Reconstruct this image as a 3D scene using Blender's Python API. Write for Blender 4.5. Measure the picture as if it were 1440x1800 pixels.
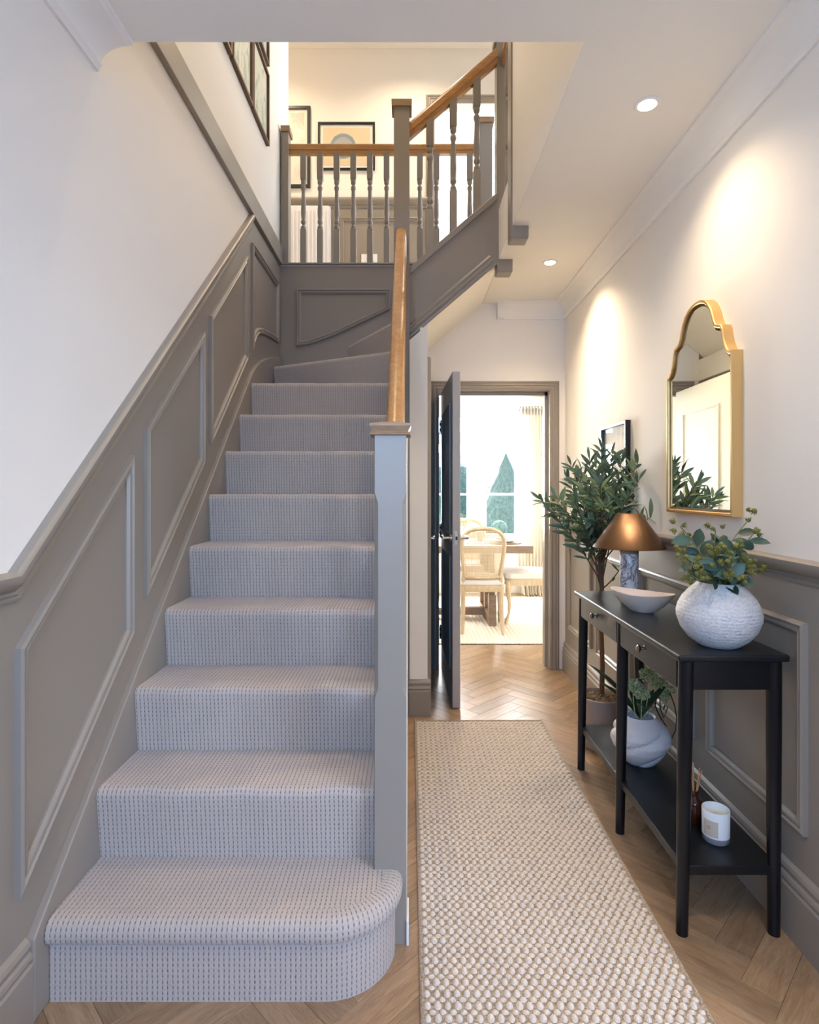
import bpy, math, random
from mathutils import Vector, Matrix

for o in list(bpy.data.objects):
    bpy.data.objects.remove(o)
S = bpy.context.scene
C = S.collection
R = random.Random(7)
PI = math.pi

# ------------------------------------------------------------------ camera
cam = bpy.data.cameras.new('camera'); camo = bpy.data.objects.new('camera', cam); C.objects.link(camo)
camo.location = (0, 0, 1.28); camo.rotation_euler = (PI/2, 0, 0)
cam.sensor_fit = 'HORIZONTAL'; cam.sensor_width = 36; cam.lens = 36*1020/1440
cam.shift_y = -40/1440; cam.clip_start = 0.02
S.camera = camo
# ------------------------------------------------------------------ world, sun, daylight, exposure
w = bpy.data.worlds.new('sky'); S.world = w; w.use_nodes = True
_n = w.node_tree.nodes; _bg = _n['Background']
_sky = _n.new('ShaderNodeTexSky'); _sky.sky_type = 'NISHITA'; _sky.sun_disc = False
_sky.sun_elevation = math.radians(46); _sky.sun_rotation = 0; _sky.air_density = 1.0; _sky.dust_density = 2.0
w.node_tree.links.new(_sky.outputs[0], _bg.inputs[0]); _bg.inputs[1].default_value = 1.0

def lamp(name, kind, loc, energy, color, rot=(0, 0, 0), **kw):
    l = bpy.data.lights.new(name, kind); l.energy = energy; l.color = color
    for k, v in kw.items(): setattr(l, k, v)
    o = bpy.data.objects.new(name, l); C.objects.link(o); o.location = loc; o.rotation_euler = rot
    return o
sun = lamp('sun', 'SUN', (1, 12, 9), 7.0, (1, .95, .86), angle=math.radians(.6))
sun.rotation_euler = Vector((-.02, -.66, -.75)).to_track_quat('-Z', 'Y').to_euler()
DAY = (.17, .44, 1.0); DAY2 = (.50, .64, 1.0)
lamp('daylight_front_door', 'AREA', (-.20, -1.80, 1.86), 32, DAY, (PI/2-.28, 0, 0), shape='RECTANGLE', size=1.1, size_y=.9)
lamp('daylight_side_room', 'AREA', (3.12, -.85, 1.45), 58, DAY2, (0, PI/2, 0), shape='RECTANGLE', size=1.6, size_y=1.6)
lamp('daylight_landing_window', 'AREA', (1.90, 3.62, 4.25), 7, DAY2, (0, PI/2, 0), shape='RECTANGLE', size=1.0, size_y=.9)
lamp('daylight_dining_window', 'AREA', (.55, 7.32, 1.3), 300, (.93, .97, 1.0), (-PI/2, 0, 0), shape='RECTANGLE', size=1.9, size_y=2.0)
lamp('daylight_upstairs_window', 'AREA', (2.28, 6.2, 4.2), 110, (.86, .93, 1.0), (0, PI/2, 0), shape='RECTANGLE', size=1.2, size_y=1.0)
S.view_settings.view_transform = 'Standard'; S.view_settings.look = 'None'
S.view_settings.gamma = 1; S.view_settings.use_curve_mapping = False
S.view_settings.exposure = 0.64

# ------------------------------------------------------------------ materials
def lin(h):
    c = [int(h[i:i+2], 16)/255 for i in (0, 2, 4)]
    return tuple(x/12.92 if x <= .04045 else ((x+.055)/1.055)**2.4 for x in c) + (1,)

class M:
    def __init__(s, name, col, rough=.5, metal=0, spec=.5, **kw):
        s.m = bpy.data.materials.new(name); s.m.use_nodes = True
        s.n = s.m.node_tree.nodes; s.l = s.m.node_tree.links; s.b = s.n['Principled BSDF']
        s.col = lin(col) if isinstance(col, str) else col
        s.set('Base Color', s.col); s.set('Roughness', rough); s.set('Metallic', metal); s.set('Specular IOR Level', spec)
        for k, v in kw.items(): s.set(k.replace('_', ' '), v)
    def set(s, k, v): s.b.inputs[k].default_value = v
    def node(s, t, **kw):
        x = s.n.new(t)
        for k, v in kw.items(): setattr(x, k, v)
        return x
    def link(s, a, b): s.l.new(a, b)
    def coord(s, scale=(1, 1, 1), out='Object', rnd=False):
        tc = s.node('ShaderNodeTexCoord'); mp = s.node('ShaderNodeMapping')
        mp.inputs['Scale'].default_value = scale
        s.link(tc.outputs[out], mp.inputs[0])
        if rnd:
            oi = s.node('ShaderNodeObjectInfo'); mu = s.node('ShaderNodeMath', operation='MULTIPLY'); mu.inputs[1].default_value = 50
            s.link(oi.outputs['Random'], mu.inputs[0]); s.link(mu.outputs[0], mp.inputs['Location'])
        return mp.outputs[0]
    def noise(s, vec, scale, detail=3, rough=.5, dist=0):
        x = s.node('ShaderNodeTexNoise'); x.inputs['Scale'].default_value = scale; x.inputs['Detail'].default_value = detail
        x.inputs['Roughness'].default_value = rough; x.inputs['Distortion'].default_value = dist
        s.link(vec, x.inputs['Vector']); return x.outputs[0]
    def math(s, op, a, b=None, clamp=False):
        x = s.node('ShaderNodeMath', operation=op, use_clamp=clamp)
        for i, v in enumerate((a, b)):
            if v is None: continue
            if isinstance(v, (int, float)): x.inputs[i].default_value = v
            else: s.link(v, x.inputs[i])
        return x.outputs[0]
    def ramp(s, fac, stops, to='Base Color'):
        x = s.node('ShaderNodeValToRGB'); e = x.color_ramp.elements
        while len(e) > 1: e.remove(e[-1])
        for i, (p, c) in enumerate(stops):
            k = e[0] if i == 0 else e.new(p)
            k.position = p; k.color = lin(c) if isinstance(c, str) else ((c, c, c, 1) if isinstance(c, (int, float)) else c)
        s.link(fac, x.inputs[0])
        if to: s.link(x.outputs[0], s.b.inputs[to])
        return x.outputs[0]
    def mix(s, fac, a, b, to='Base Color', blend='MIX'):
        x = s.node('ShaderNodeMix', data_type='RGBA', blend_type=blend)
        for i, v in ((0, fac), (6, a), (7, b)):
            if isinstance(v, str): x.inputs[i].default_value = lin(v)
            elif isinstance(v, (int, float)): x.inputs[i].default_value = v if i == 0 else (v, v, v, 1)
            elif isinstance(v, tuple): x.inputs[i].default_value = v
            else: s.link(v, x.inputs[i])
        if to: s.link(x.outputs[2], s.b.inputs[to])
        return x.outputs[2]
    def bump(s, h, strength=.3, dist=.01):
        x = s.node('ShaderNodeBump'); x.inputs['Strength'].default_value = strength; x.inputs['Distance'].default_value = dist
        s.link(h, x.inputs['Height']); s.link(x.outputs[0], s.b.inputs['Normal'])

def paint(name, col, rough=.5, bs=90, bst=.05):
    m = M(name, col, rough); v = m.coord()
    m.bump(m.noise(v, bs, 2), bst, .002)
    c = m.col; m.mix(m.noise(v, 1.7, 2), tuple(x*.97 for x in c[:3])+(1,), tuple(min(1, x*1.02) for x in c[:3])+(1,))
    return m.m
WALL = paint('cream_emulsion', 'F4EDE2', .75)
CEIL = paint('white_emulsion', 'F6F0E6', .8)
TRIM = paint('taupe_satin', '948A7E', .38, 60, .03)
APRON = TRIM
WHITE = paint('white_satin', 'EAE8E4', .35, 60, .02)
DOORP = paint('door_taupe', 'B0A89F', .35, 60, .02)
DOORD = paint('door_painted_shade', '74808F', .3, 60, .02)  # darker door paint; dimness of the narrow gap put into the colour
DOORW = paint('door_white', 'E3E1D6', .4, 60, .02)
TILE = paint('pale_tile', 'E8ECEA', .3)

def wood(name, dark, light, rough, sc, axis=1, rnd=True, spec=.5, bst=.15):
    m = M(name, light, rough, spec=spec)
    s3 = [sc*9]*3; s3[axis] = sc
    v = m.coord(tuple(s3), rnd=rnd)
    a = m.noise(v, 3.0, 4, .6, 1.2); b = m.noise(v, 26, 4, .65)
    f = m.math('ADD', m.math('MULTIPLY', a, .52), m.math('MULTIPLY', b, .48))
    col = m.ramp(f, [(.30, dark), (.62, light)], None)
    if rnd:
        oi = m.node('ShaderNodeObjectInfo')
        t = m.ramp(oi.outputs['Random'], [(0, .80), (.5, .97), (1, 1.12)], None)
        m.mix(1.0, col, t, blend='MULTIPLY')
    else: m.link(col, m.b.inputs['Base Color'])
    m.bump(b, bst, .001)
    return m.m
PLANK = wood('oak_plank', '7E6044', 'AC8E6E', .30, 1.2, 0, bst=.12)
OAK = wood('oak_rail', '9C6A38', 'C8935A', .28, 1.0, 1, False)
OAKX = wood('oak_rail_across', '9C6A38', 'C8935A', .28, 1.0, 0, False)
OAKCAP = wood('oak_cap', '85664C', 'A98A6C', .45, 1.0, 0, False)
BLACKW = wood('black_stained_ash', '090A0C', '16181C', .32, 1.6, 1, False, .4, .5)
BLACKL = M('black_lacquer', '0B0D12', .30, spec=.4).m
PALEW = wood('limed_oak', 'B59B78', 'D6C2A2', .5, 1.2, 2, False)
TABLEW = wood('weathered_table_oak', '6E5B4A', '957F6A', .5, 1.0, 0, False)
BARK = wood('olive_bark', '4A3426', '7A5B44', .85, 2, 2, False, .2, .6)

def carpet():
    m = M('loop_carpet', 'B9AFA8', .95, spec=.1, Sheen_Weight=.25)
    uv = m.node('ShaderNodeUVMap'); sp = m.node('ShaderNodeSeparateXYZ'); m.link(uv.outputs[0], sp.inputs[0])
    vec = m.coord(out='UV')
    jit = m.math('MULTIPLY', m.math('SUBTRACT', m.noise(vec, 60, 2), .5), .9)
    pu, pv = .0128, .0140
    u = m.math('ADD', m.math('MULTIPLY', sp.outputs[0], PI/pu), jit); v = m.math('ADD', m.math('MULTIPLY', sp.outputs[1], PI/pv), jit)
    su = m.math('ABSOLUTE', m.math('SINE', u)); sv = m.math('ABSOLUTE', m.math('SINE', v))
    gu = m.math('POWER', m.math('SUBTRACT', 1, su), 2.6); gv = m.math('SUBTRACT', 1, m.math('POWER', m.math('SUBTRACT', 1, sv), 1.5))
    hole = m.math('MULTIPLY', gu, m.math('POWER', sv, 1.8))
    fine = m.noise(vec, 420, 2)
    f = m.math('ADD', m.math('MULTIPLY', hole, .9), m.math('ADD', m.math('MULTIPLY', m.math('SUBTRACT', fine, .5), .75), m.math('MULTIPLY', m.math('POWER', m.math('SUBTRACT', 1, sv), 3), .22)), True)
    m.ramp(f, [(.0, 'BDB0A5'), (.35, 'AC9F95'), (.85, '6A615B')])  # loop gaps and row grooves: backing tone plus occlusion painted into the colour
    h = m.math('ADD', m.math('SUBTRACT', 1, hole), m.math('MULTIPLY', fine, .25))
    m.bump(h, .8, .004)
    return m.m
CARPET = carpet()

def yarn(name, a, b, sc=260):
    m = M(name, a, .95, spec=.1, Sheen_Weight=.2); v = m.coord()
    f = m.noise(v, sc, 3); m.ramp(f, [(.35, a), (.65, b)]); m.bump(f, .5, .003); return m.m
RUGP = yarn('rug_wool', 'CABCAB', 'DDD1C1'); RUGB = yarn('rug_jute', '84735F', 'B4A48F', 180)
DRUG = yarn('dining_rug_wool', 'DDD2BF', 'F0E8DA', 120)
LINEN = yarn('linen', 'D9D2CA', 'EAE5DF', 300)
CURT = M('curtain_linen', 'F7F3EA', .9, spec=.1); CURT.set('Transmission Weight', 0)
def translucent(m, amount=.4):
    t = m.node('ShaderNodeBsdfTranslucent'); t.inputs[0].default_value = m.col; mx = m.node('ShaderNodeMixShader'); mx.inputs[0].default_value = amount
    out = m.n['Material Output']; m.link(m.b.outputs[0], mx.inputs[1]); m.link(t.outputs[0], mx.inputs[2]); m.link(mx.outputs[0], out.inputs[0])
translucent(CURT, .6); CURT = CURT.m
GOLD = M('brushed_gold', 'E2BE84', .48, 1).m
BRASS = M('bronze_shade', '7C604A', .34, 1)
BRASS.bump(BRASS.noise(BRASS.coord((1, 1, 60)), 8, 2), .06, .002); BRASS.set('Anisotropic', .8); BRASS.link(BRASS.node('ShaderNodeTangent', direction_type='RADIAL', axis='Z').outputs[0], BRASS.b.inputs['Tangent']); BRASS = BRASS.m
CHROME = M('satin_nickel', 'C9C4BC', .22, 1).m
KNOBM = M('dark_nickel', '8A847C', .25, 1).m
DARKM = M('aged_bronze', '3A332C', .35, 1).m
MIRROR = M('mirror_glass', 'E9EEEA', .01, 1).m
BFRAME = M('black_frame', '15130F', .35).m
WFRAME = wood('walnut_frame', '3E2A18', '6E4E2E', .4, 2, 2, False)
def glass(name, tint=(1, 1, 1, 1), refl=.08):
    m = M(name, (1, 1, 1, 1)); t = m.node('ShaderNodeBsdfTransparent'); t.inputs[0].default_value = tint
    g = m.node('ShaderNodeBsdfGlossy'); g.inputs['Roughness'].default_value = .02; mx = m.node('ShaderNodeMixShader')
    fr = m.node('ShaderNodeLayerWeight'); f5 = m.math('ADD', m.math('MULTIPLY', m.math('POWER', fr.outputs['Facing'], 5), .9), .03)
    m.link(f5, mx.inputs[0]); m.link(t.outputs[0], mx.inputs[1]); m.link(g.outputs[0], mx.inputs[2])
    m.link(mx.outputs[0], m.n['Material Output'].inputs[0]); return m.m
GLASS = glass('window_glass')
PICGLASS = GLASS
CGLASS = M('clear_glass', (.93, .95, .97, 1), .04, Transmission_Weight=.72, IOR=1.45).m
AMBER = M('amber_glass', '4A1C08', .05, spec=.6, Transmission_Weight=.35).m
WAX = M('white_wax_glass', 'EDEDEC', .25, Subsurface_Weight=.2).m
CREAMWAX = M('wax', 'E9DFC6', .5).m
LABEL = M('paper_label', 'C9BCA8', .7).m
INK = M('grey_ink', '7A6E60', .7).m
REED = M('reed', 'C58F5C', .7).m
def marble():
    m = M('veined_marble', 'E6E2DE', .3); v = m.coord()
    n = m.noise(v, 9, 6, .55, 2.0); f = m.math('ABSOLUTE', m.math('SUBTRACT', n, .5))
    m.ramp(f, [(.0, '4E4E58'), (.012, '8E8D92'), (.045, 'D6D2CF'), (.4, 'ECE9E6')]); return m.m
MARBLE = marble()
def ceramic(name, col, bsc, bst, rows=0):
    m = M(name, col, .55); v = m.coord(); n = m.noise(v, bsc, 4, .7)
    h = n
    if rows:
        sp = m.node('ShaderNodeSeparateXYZ'); m.link(v, sp.inputs[0])
        h = m.math('ADD', m.math('MULTIPLY', n, 1.2), m.math('MULTIPLY', m.math('SINE', m.math('ADD', m.math('MULTIPLY', sp.outputs[2], rows), m.math('MULTIPLY', n, 5))), .06))
    m.bump(h, bst, .006); m.ramp(n, [(.3, 'CFCBC8'), (.6, col)]); return m.m
VASEW = ceramic('rough_white_ceramic', 'E9E6E3', 120, .9, 620)
SWIRL = M('matt_white_ceramic', 'DFD9D6', .6).m
BOWL = M('bowl_ceramic', 'D8C8BA', .5).m
POT = paint('taupe_pot', 'A08C80', .7)
MOSS = yarn('dry_moss', '5E4C38', 'A88E6C', 60)
def leaf_mat(name, c1, c2, back):
    m = M(name, c1, .45); oi = m.node('ShaderNodeObjectInfo'); geo = m.node('ShaderNodeNewGeometry')
    col = m.ramp(oi.outputs['Random'], [(0, c1), (1, c2)], None)
    m.mix(m.math('MULTIPLY', geo.outputs['Backfacing'], .6), col, back); translucent(m, .12); return m.m
OLIVE = leaf_mat('olive_leaf', '465A48', '7E9262', '8FA596')
EUC = leaf_mat('eucalyptus_leaf', '24402F', '557264', '7A9486')
ORCH = leaf_mat('orchid_leaf', '1E3020', '2F4A2C', '4A6444')
STEM = M('green_stem', '7C7A48', .6).m
BUD = M('seed_bud', '6E6C2C', .6).m
FLOWER = yarn('green_flower', '7E8A52', 'B9BE8E', 90)
VINE = M('dark_vine', '1B1A14', .6).m
CANE = M('cane', 'D9C4A0', .6).m
PLATE = M('plate_ceramic', 'E6E4DE', .25).m
RATTAN = yarn('rattan_mat', '7A5A3C', 'A98862', 90)
RADW = M('radiator_enamel', 'ECEBEC', .3).m
PLAST = M('white_plastic', 'EEEDEA', .35).m
TOPI = yarn('topiary', '2E4440', '46605A', 25)
BRICK = yarn('garden_brick', 'A98674', 'C7AE9C', 20)
ROOFT = M('roof_tile', 'A08A80', .8).m
LAWN = yarn('lawn', '6C7E52', '8A9A6A', 8)
def emis(name, col, s):
    m = M(name, (0, 0, 0, 1)); m.set('Emission Color', col); m.set('Emission Strength', s); return m.m
LENS = emis('lamp_lens', (1, .82, .58, 1), 40)
def art_ring():
    m = M('ring_print', 'DCC9A6', .6); tc = m.node('ShaderNodeTexCoord'); sp = m.node('ShaderNodeSeparateXYZ'); m.link(tc.outputs['Object'], sp.inputs[0])
    r = m.math('SQRT', m.math('ADD', m.math('POWER', m.math('ADD', sp.outputs[0], .035), 2), m.math('POWER', m.math('SUBTRACT', sp.outputs[2], .22), 2)))
    n = m.noise(tc.outputs['Object'], 30, 3)
    r = m.math('ADD', r, m.math('MULTIPLY', m.math('SUBTRACT', n, .5), .012))
    m.ramp(m.math('MULTIPLY', r, 5), [(0, 'AFA8A4'), (.42, 'A9A6A6'), (.46, '7F9296'), (.58, '8FA0A0'), (.60, 'DCC9A6'), (1, 'DCC9A6')]); return m.m
ARTRING = art_ring()
def art(name, bg, spots, sc=9):
    m = M(name, bg, .6); v = m.coord((1, 2.2, .8)); n = m.noise(v, sc, 3, .6, 1)
    m.ramp(n, [(.50, bg), (.62, spots), (.8, spots)]); return m.m
ARTG = art('botanical_print', 'D8D3BC', 'A9B49C'); ARTP = art('pale_print', 'E9E2D6', 'D9CDBE', 5)
MAT = M('picture_mount', 'EFEBE2', .7).m

# ------------------------------------------------------------------ mesh builder
W = {}
class B:
    def __init__(s): s.v = []; s.f = []; s.uv = []
    def add(s, vs, fs, uv=None):
        n = len(s.v); s.v += [Vector(v) for v in vs]; s.f += [tuple(i+n for i in f) for f in fs]
        s.uv += uv if uv else [None]*len(fs); return s
    def box(s, x0, x1, y0, y1, z0, z1):
        vs = [(x, y, z) for z in (z0, z1) for y in (y0, y1) for x in (x0, x1)]
        return s.add(vs, [(0, 2, 3, 1), (4, 5, 7, 6), (0, 1, 5, 4), (2, 6, 7, 3), (0, 4, 6, 2), (1, 3, 7, 5)])
    def prism(s, poly, axis, a, b):
        def p(q, t): return {'x': (t, q[0], q[1]), 'y': (q[0], t, q[1]), 'z': (q[0], q[1], t)}[axis]
        n = len(poly); vs = [p(q, a) for q in poly] + [p(q, b) for q in poly]
        area = sum(poly[i][0]*poly[(i+1) % n][1]-poly[(i+1) % n][0]*poly[i][1] for i in range(n))
        flip = (area > 0) ^ (axis == 'y')
        if b < a: flip = not flip
        fs = [tuple(range(n))[::-1], tuple(range(n, 2*n))] + [(i, (i+1) % n, n+(i+1) % n, n+i) for i in range(n)]
        if not flip: fs = [f[::-1] for f in fs]
        return s.add(vs, fs)
    def rings(s, rings, closed=True, cap=True):
        n = len(rings[0]); vs = [p for r in rings for p in r]; fs = []
        for k in range(len(rings)-1):
            for i in range(n if closed else n-1):
                j = (i+1) % n; fs.append((k*n+i, k*n+j, (k+1)*n+j, (k+1)*n+i))
        if cap: fs += [tuple(range(n))[::-1], tuple(range((len(rings)-1)*n, len(rings)*n))]
        return s.add(vs, fs)
    def lathe(s, prof, c=(0, 0, 0), n=24, mod=None):
        rs = []
        for r, z in prof:
            rs.append([(c[0]+(r*(mod(i/n, z) if mod else 1))*math.cos(2*PI*i/n), c[1]+(r*(mod(i/n, z) if mod else 1))*math.sin(2*PI*i/n), c[2]+z) for i in range(n)])
        return s.rings(rs)
    def tube(s, pts, rad, n=8, closed=False, sq=(1, 1), up=None):
        pts = [Vector(p) for p in pts]; m = len(pts)
        if not isinstance(rad, (list, tuple)): rad = [rad]*m
        rs = []; prev = Vector(up) if up else None
        for i, p in enumerate(pts):
            a = pts[(i-1) % m] if (i or closed) else p; b = pts[(i+1) % m] if (i < m-1 or closed) else p
            t = (b-a).normalized()
            if prev is None: prev = Vector((0, 0, 1)) if abs(t.z) < .9 else Vector((1, 0, 0))
            x = (prev-t*prev.dot(t)); x = x.normalized() if x.length > 1e-6 else t.orthogonal().normalized()
            y = t.cross(x)
            if not up: prev = x
            rs.append([p+x*math.cos(2*PI*k/n)*rad[i]*sq[0]+y*math.sin(2*PI*k/n)*rad[i]*sq[1] for k in range(n)])
        if closed: rs.append(rs[0]); return s.rings(rs, True, False)
        return s.rings(rs)
    def sweep(s, path, N, prof, closed=False):
        """mitred moulding: prof (a,b): a to the left of travel seen along -N, b out along N"""
        P = [Vector(p) for p in path]; N = Vector(N); m = len(P); rs = []
        for i in range(m):
            d0 = (P[i]-P[i-1]).normalized() if (i or closed) else None
            d1 = (P[(i+1) % m]-P[i]).normalized() if (i < m-1 or closed) else None
            if d0 is None: d0 = d1
            if d1 is None: d1 = d0
            l0, l1 = N.cross(d0), N.cross(d1); mi = (l0+l1); mi = mi/max(.15, (1+l0.dot(l1)))
            rs.append([P[i]+mi*a+N*b for a, b in prof])
        if closed: rs.append(rs[0])
        return s.rings(rs, True, not closed)

def link(o, parent=None):
    C.objects.link(o)
    if parent: o.parent = parent
    return o
def tag(o, label=None, cat=None, group=None, kind=None):
    for k, v in (('label', label), ('category', cat), ('group', group), ('kind', kind)):
        if v: o[k] = v
    return o
def obj(name, b, mat, parent=None, loc=None, smooth=False, bevel=0, seg=2, label=None, cat=None, group=None, kind=None):
    base = W.get(parent.name, Vector()) if parent else Vector()
    off = Vector(loc) if loc is not None else base
    me = bpy.data.meshes.new(name); me.from_pydata([v-off for v in b.v], [], b.f)
    if any(b.uv):
        ul = me.uv_layers.new(name='UVMap'); k = 0
        for f, u in zip(b.f, b.uv):
            for i in range(len(f)):
                ul.data[k].uv = u[i] if u else (0, 0); k += 1
    me.materials.append(mat)
    if smooth:
        for p in me.polygons: p.use_smooth = True
        me.set_sharp_from_angle(angle=math.radians(38))
    o = bpy.data.objects.new(name, me); link(o, parent); o.location = off-base; W[o.name] = off
    if bevel:
        md = o.modifiers.new('bevel', 'BEVEL'); md.width = bevel; md.segments = seg; md.limit_method = 'ANGLE'; md.angle_limit = math.radians(40)
    return tag(o, label, cat, group, kind)
def thing(name, loc, label, cat, group=None):
    o = bpy.data.objects.new(name, None); link(o); o.location = loc; W[o.name] = Vector(loc); o.empty_display_size = .05
    return tag(o, label, cat, group)
def struct(name, b, mat, **kw): return obj(name, b, mat, kind='structure', **kw)
def inst(name, me, parent, mtx):
    o = bpy.data.objects.new(name, me); link(o, parent); o.matrix_local = mtx; return o
def copy_tree(o, parent=None):
    c = o.copy(); C.objects.link(c); c.parent = parent
    for ch in list(o.children): copy_tree(ch, c)
    return c
def mesh_of(b, name, mat, smooth=True):
    me = bpy.data.meshes.new(name); me.from_pydata(b.v, [], b.f); me.materials.append(mat)
    if smooth:
        for p in me.polygons: p.use_smooth = True
    return me

XL, XR = -.925, 1.107
ZC, YO = 2.60, 1.713
ZL = 2.89
YB = 4.13

# ------------------------------------------------------------------ floor with herringbone planks
fl = struct('floor', B().box(-2.3, 2.3, -1.75, 7.3, -.06, -.007), M('screed', '6A5440', .8).m)
PW, PL, PN = .0935, .374, 4
b = B(); g = .0003; ch = .0008; hw, hl = PW/2-g, PL/2-g
b.add([(sx*hl, sy*hw, -.007) for sy in (-1, 1) for sx in (-1, 1)] + [(sx*hl, sy*hw, -ch) for sy in (-1, 1) for sx in (-1, 1)] +
      [(sx*(hl-ch), sy*(hw-ch), 0) for sy in (-1, 1) for sx in (-1, 1)],
      [(8, 9, 11, 10)] + [f for q in (0, 4) for f in ((q, q+1, q+5, q+4), (q+1, q+3, q+7, q+5), (q+3, q+2, q+6, q+7), (q+2, q, q+4, q+6))])
pme = mesh_of(b, 'plank', PLANK, False)
spots = []
s2 = math.sqrt(2)
for m_ in range(-14, 15):
    for k in range(-60, 120):
        p0 = 1.68+k*PW+m_*PL; q0 = .365+k*PW-m_*PL
        for kind in (0, 1):
            if kind == 0: p, q, a = p0+PL/2, q0+PW/2, PI/4
            else: p, q, a = p0+PL+PW/2, q0+PW-PL/2, 3*PI/4
            x, y = (p-q)/s2, (p+q)/s2
            hall = -1.0 < x < 1.16 and .75 < y < 4.3 and not (x < -.22 and y > 1.72) and not (.16 < x < .60 and y < 3.05)
            din = .05 < x < 1.35 and 4.3 <= y < 5.0
            if hall or din: spots.append((abs(y-1.4), x, y, a))
spots.sort()
for d, x, y, a in spots[:296]:
    inst('plank', pme, fl, Matrix.Translation((x, y, 0)) @ Matrix.Rotation(a, 4, 'Z'))
b = B()
struct('floor_hidden_boards', B().box(-1.6, 2.1, 4.95, 7.2, -.007, -.0005), PLANK)

# ------------------------------------------------------------------ walls, ceiling
wl = struct('wall_left', B().box(XL-.12, XL, -1.75, 4.43, 0, 5.36), WALL)
obj('wainscot_panel', B().prism([(-1.65, 0), (-1.65, 1.03), (1.37, 1.03), (3.30, 2.79), (3.36, 2.868), (4.13, 2.868), (4.13, 0)], 'x', XL-.001, XL+.004), TRIM, wl)
wr = struct('wall_right', B().box(XR, XR+.12, -1.75, .0, 0, ZC).box(XR, XR+.12, 1.2, YB, 0, ZC).box(XR, XR+.12, .0, 1.2, 2.02, ZC), WALL)
obj('wainscot_panel', B().box(XR-.004, XR+.001, 1.27, 4.11, 0, 1.06), TRIM, wr)
wb = struct('wall_back', B().box(.102, .205, YB, YB+.12, 0, ZC).box(1.0, XR, YB, YB+.12, 0, ZC).box(.205, 1.0, YB, YB+.12, 1.985, ZC), WALL)
ws = struct('wall_stairwell', B().box(XL, .101, YB, YB+.12, 0, 2.868).box(.102, .52, YB, YB+.12, 2.601, 2.868), APRON)
struct('trim_12', B().sweep([(XR, 1.2, 0), (XR, 1.2, 2.0), (XR, 0, 2.0), (XR, 0, 0)], (-1, 0, 0), [(0, 0), (.07, 0), (.066, .02), (.05, .018), (.02, .016), (.012, .022), (0, .016)]), TRIM)
struct('wall_side_room', B().box(XR+.12, 3.1, -2.1, -2.0, 0, ZC).box(XR+.12, 3.1, 2.0, 2.1, 0, ZC).box(3.0, 3.1, -2.0, -1.65, 0, ZC).box(3.0, 3.1, -.05, 2.0, 0, ZC).box(3.0, 3.1, -1.65, -.05, 0, .65).box(3.0, 3.1, -1.65, -.05, 2.25, ZC), WALL)
struct('ceiling_side_room', B().box(XR+.12, 3.1, -2.1, 2.1, ZC, 2.7), CEIL)
struct('floor_side_room', B().box(2.3, 3.1, -2.1, 2.1, -.06, 0).box(XR+.12, 2.3, -2.1, -1.75, -.06, 0), PLANK)
struct('wall_front', B().box(XL, -.80, -1.75, -1.60, 0, ZC).box(.40, XR, -1.75, -1.60, 0, ZC).box(-.80, .40, -1.75, -1.60, 2.40, ZC).box(-.80, .40, -1.75, -1.60, 0, 1.30), WALL)
fd = struct('window_1', B().box(-.80, -.76, -1.72, -1.64, 1.30, 2.40).box(.36, .40, -1.72, -1.64, 1.30, 2.40).box(-.76, .36, -1.72, -1.64, 1.30, 1.34).box(-.76, .36, -1.72, -1.64, 2.36, 2.40), WHITE)
struct('ceiling', B().box(XL, XR, -1.75, YO, ZC, 2.87).box(.52, XR, YO, YB, ZC, 2.87), CEIL)
struct('ceiling_upper', B().box(-2.3, 2.4, 1.5, 7.5, 5.36, 5.5), CEIL)
struct('floor_landing', B().box(-2.3, .52, YB+.001, 5.50, 2.62, ZL-.016).box(.52, 2.4, 2.9, 5.50, 2.871, ZL-.016).box(.52, 2.4, YB+.12, 5.5, 2.62, 2.871), CEIL)
struct('wall_upper_right', B().box(.516, .60, YO-.1, 2.905, ZC+.0005, 5.36), WALL)
struct('wall_upper_front', B().box(XL, .52, 1.50, 1.60, 2.87, 5.36), WALL)
struct('wall_landing_side', B().box(1.7, 1.8, 2.8, 3.15, 2.871, 5.36).box(1.7, 1.8, 4.10, 5.37, 2.871, 5.36).box(1.7, 1.8, 3.15, 4.10, 2.871, 3.75).box(1.7, 1.8, 3.15, 4.10, 4.75, 5.36).box(.60, 1.7, 2.75, 2.85, 2.871, 5.36).box(-2.3, -2.2, 4.3, 5.37, 2.62, 5.36).box(-2.2, XL-.12, 4.33, 4.43, 2.62, 5.36), WALL)
# landing back wall with doorway
YU = 5.37
wlb = struct('wall_landing_back', B().box(-2.3, .205, YU, YU+.1, 2.62, 5.36).box(1.02, 2.4, YU, YU+.1, 2.62, 5.36).box(.205, 1.02, YU, YU+.1, 4.87, 5.36), WALL)
obj('wainscot_panel', B().box(-2.2, .16, YU-.004, YU+.001, ZL-.016, 3.95), TRIM, wlb)
# bright bathroom beyond the landing
struct('wall_bathroom', B().box(-.5, 2.4, 6.9, 7.0, 2.8, 5.36).box(-.5, -.4, 5.47, 6.9, 2.8, 5.36).box(2.35, 2.45, 5.47, 6.9, 2.8, 5.36), TILE)
struct('floor_bathroom', B().box(-.5, 2.4, 5.5, 7.0, 2.8, ZL-.016), TILE)
struct('trim_9', B().box(-.4, 2.3, 6.86, 6.9, 4.55, 4.60), WHITE, bevel=.004)

# soffit under the upper flight
struct('ceiling_stair_soffit', B().prism([(.0, 2.155), (.517, 2.598), (.517, 2.66), (.0, 2.215)], 'y', 3.37, YB-.001), CEIL)

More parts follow.
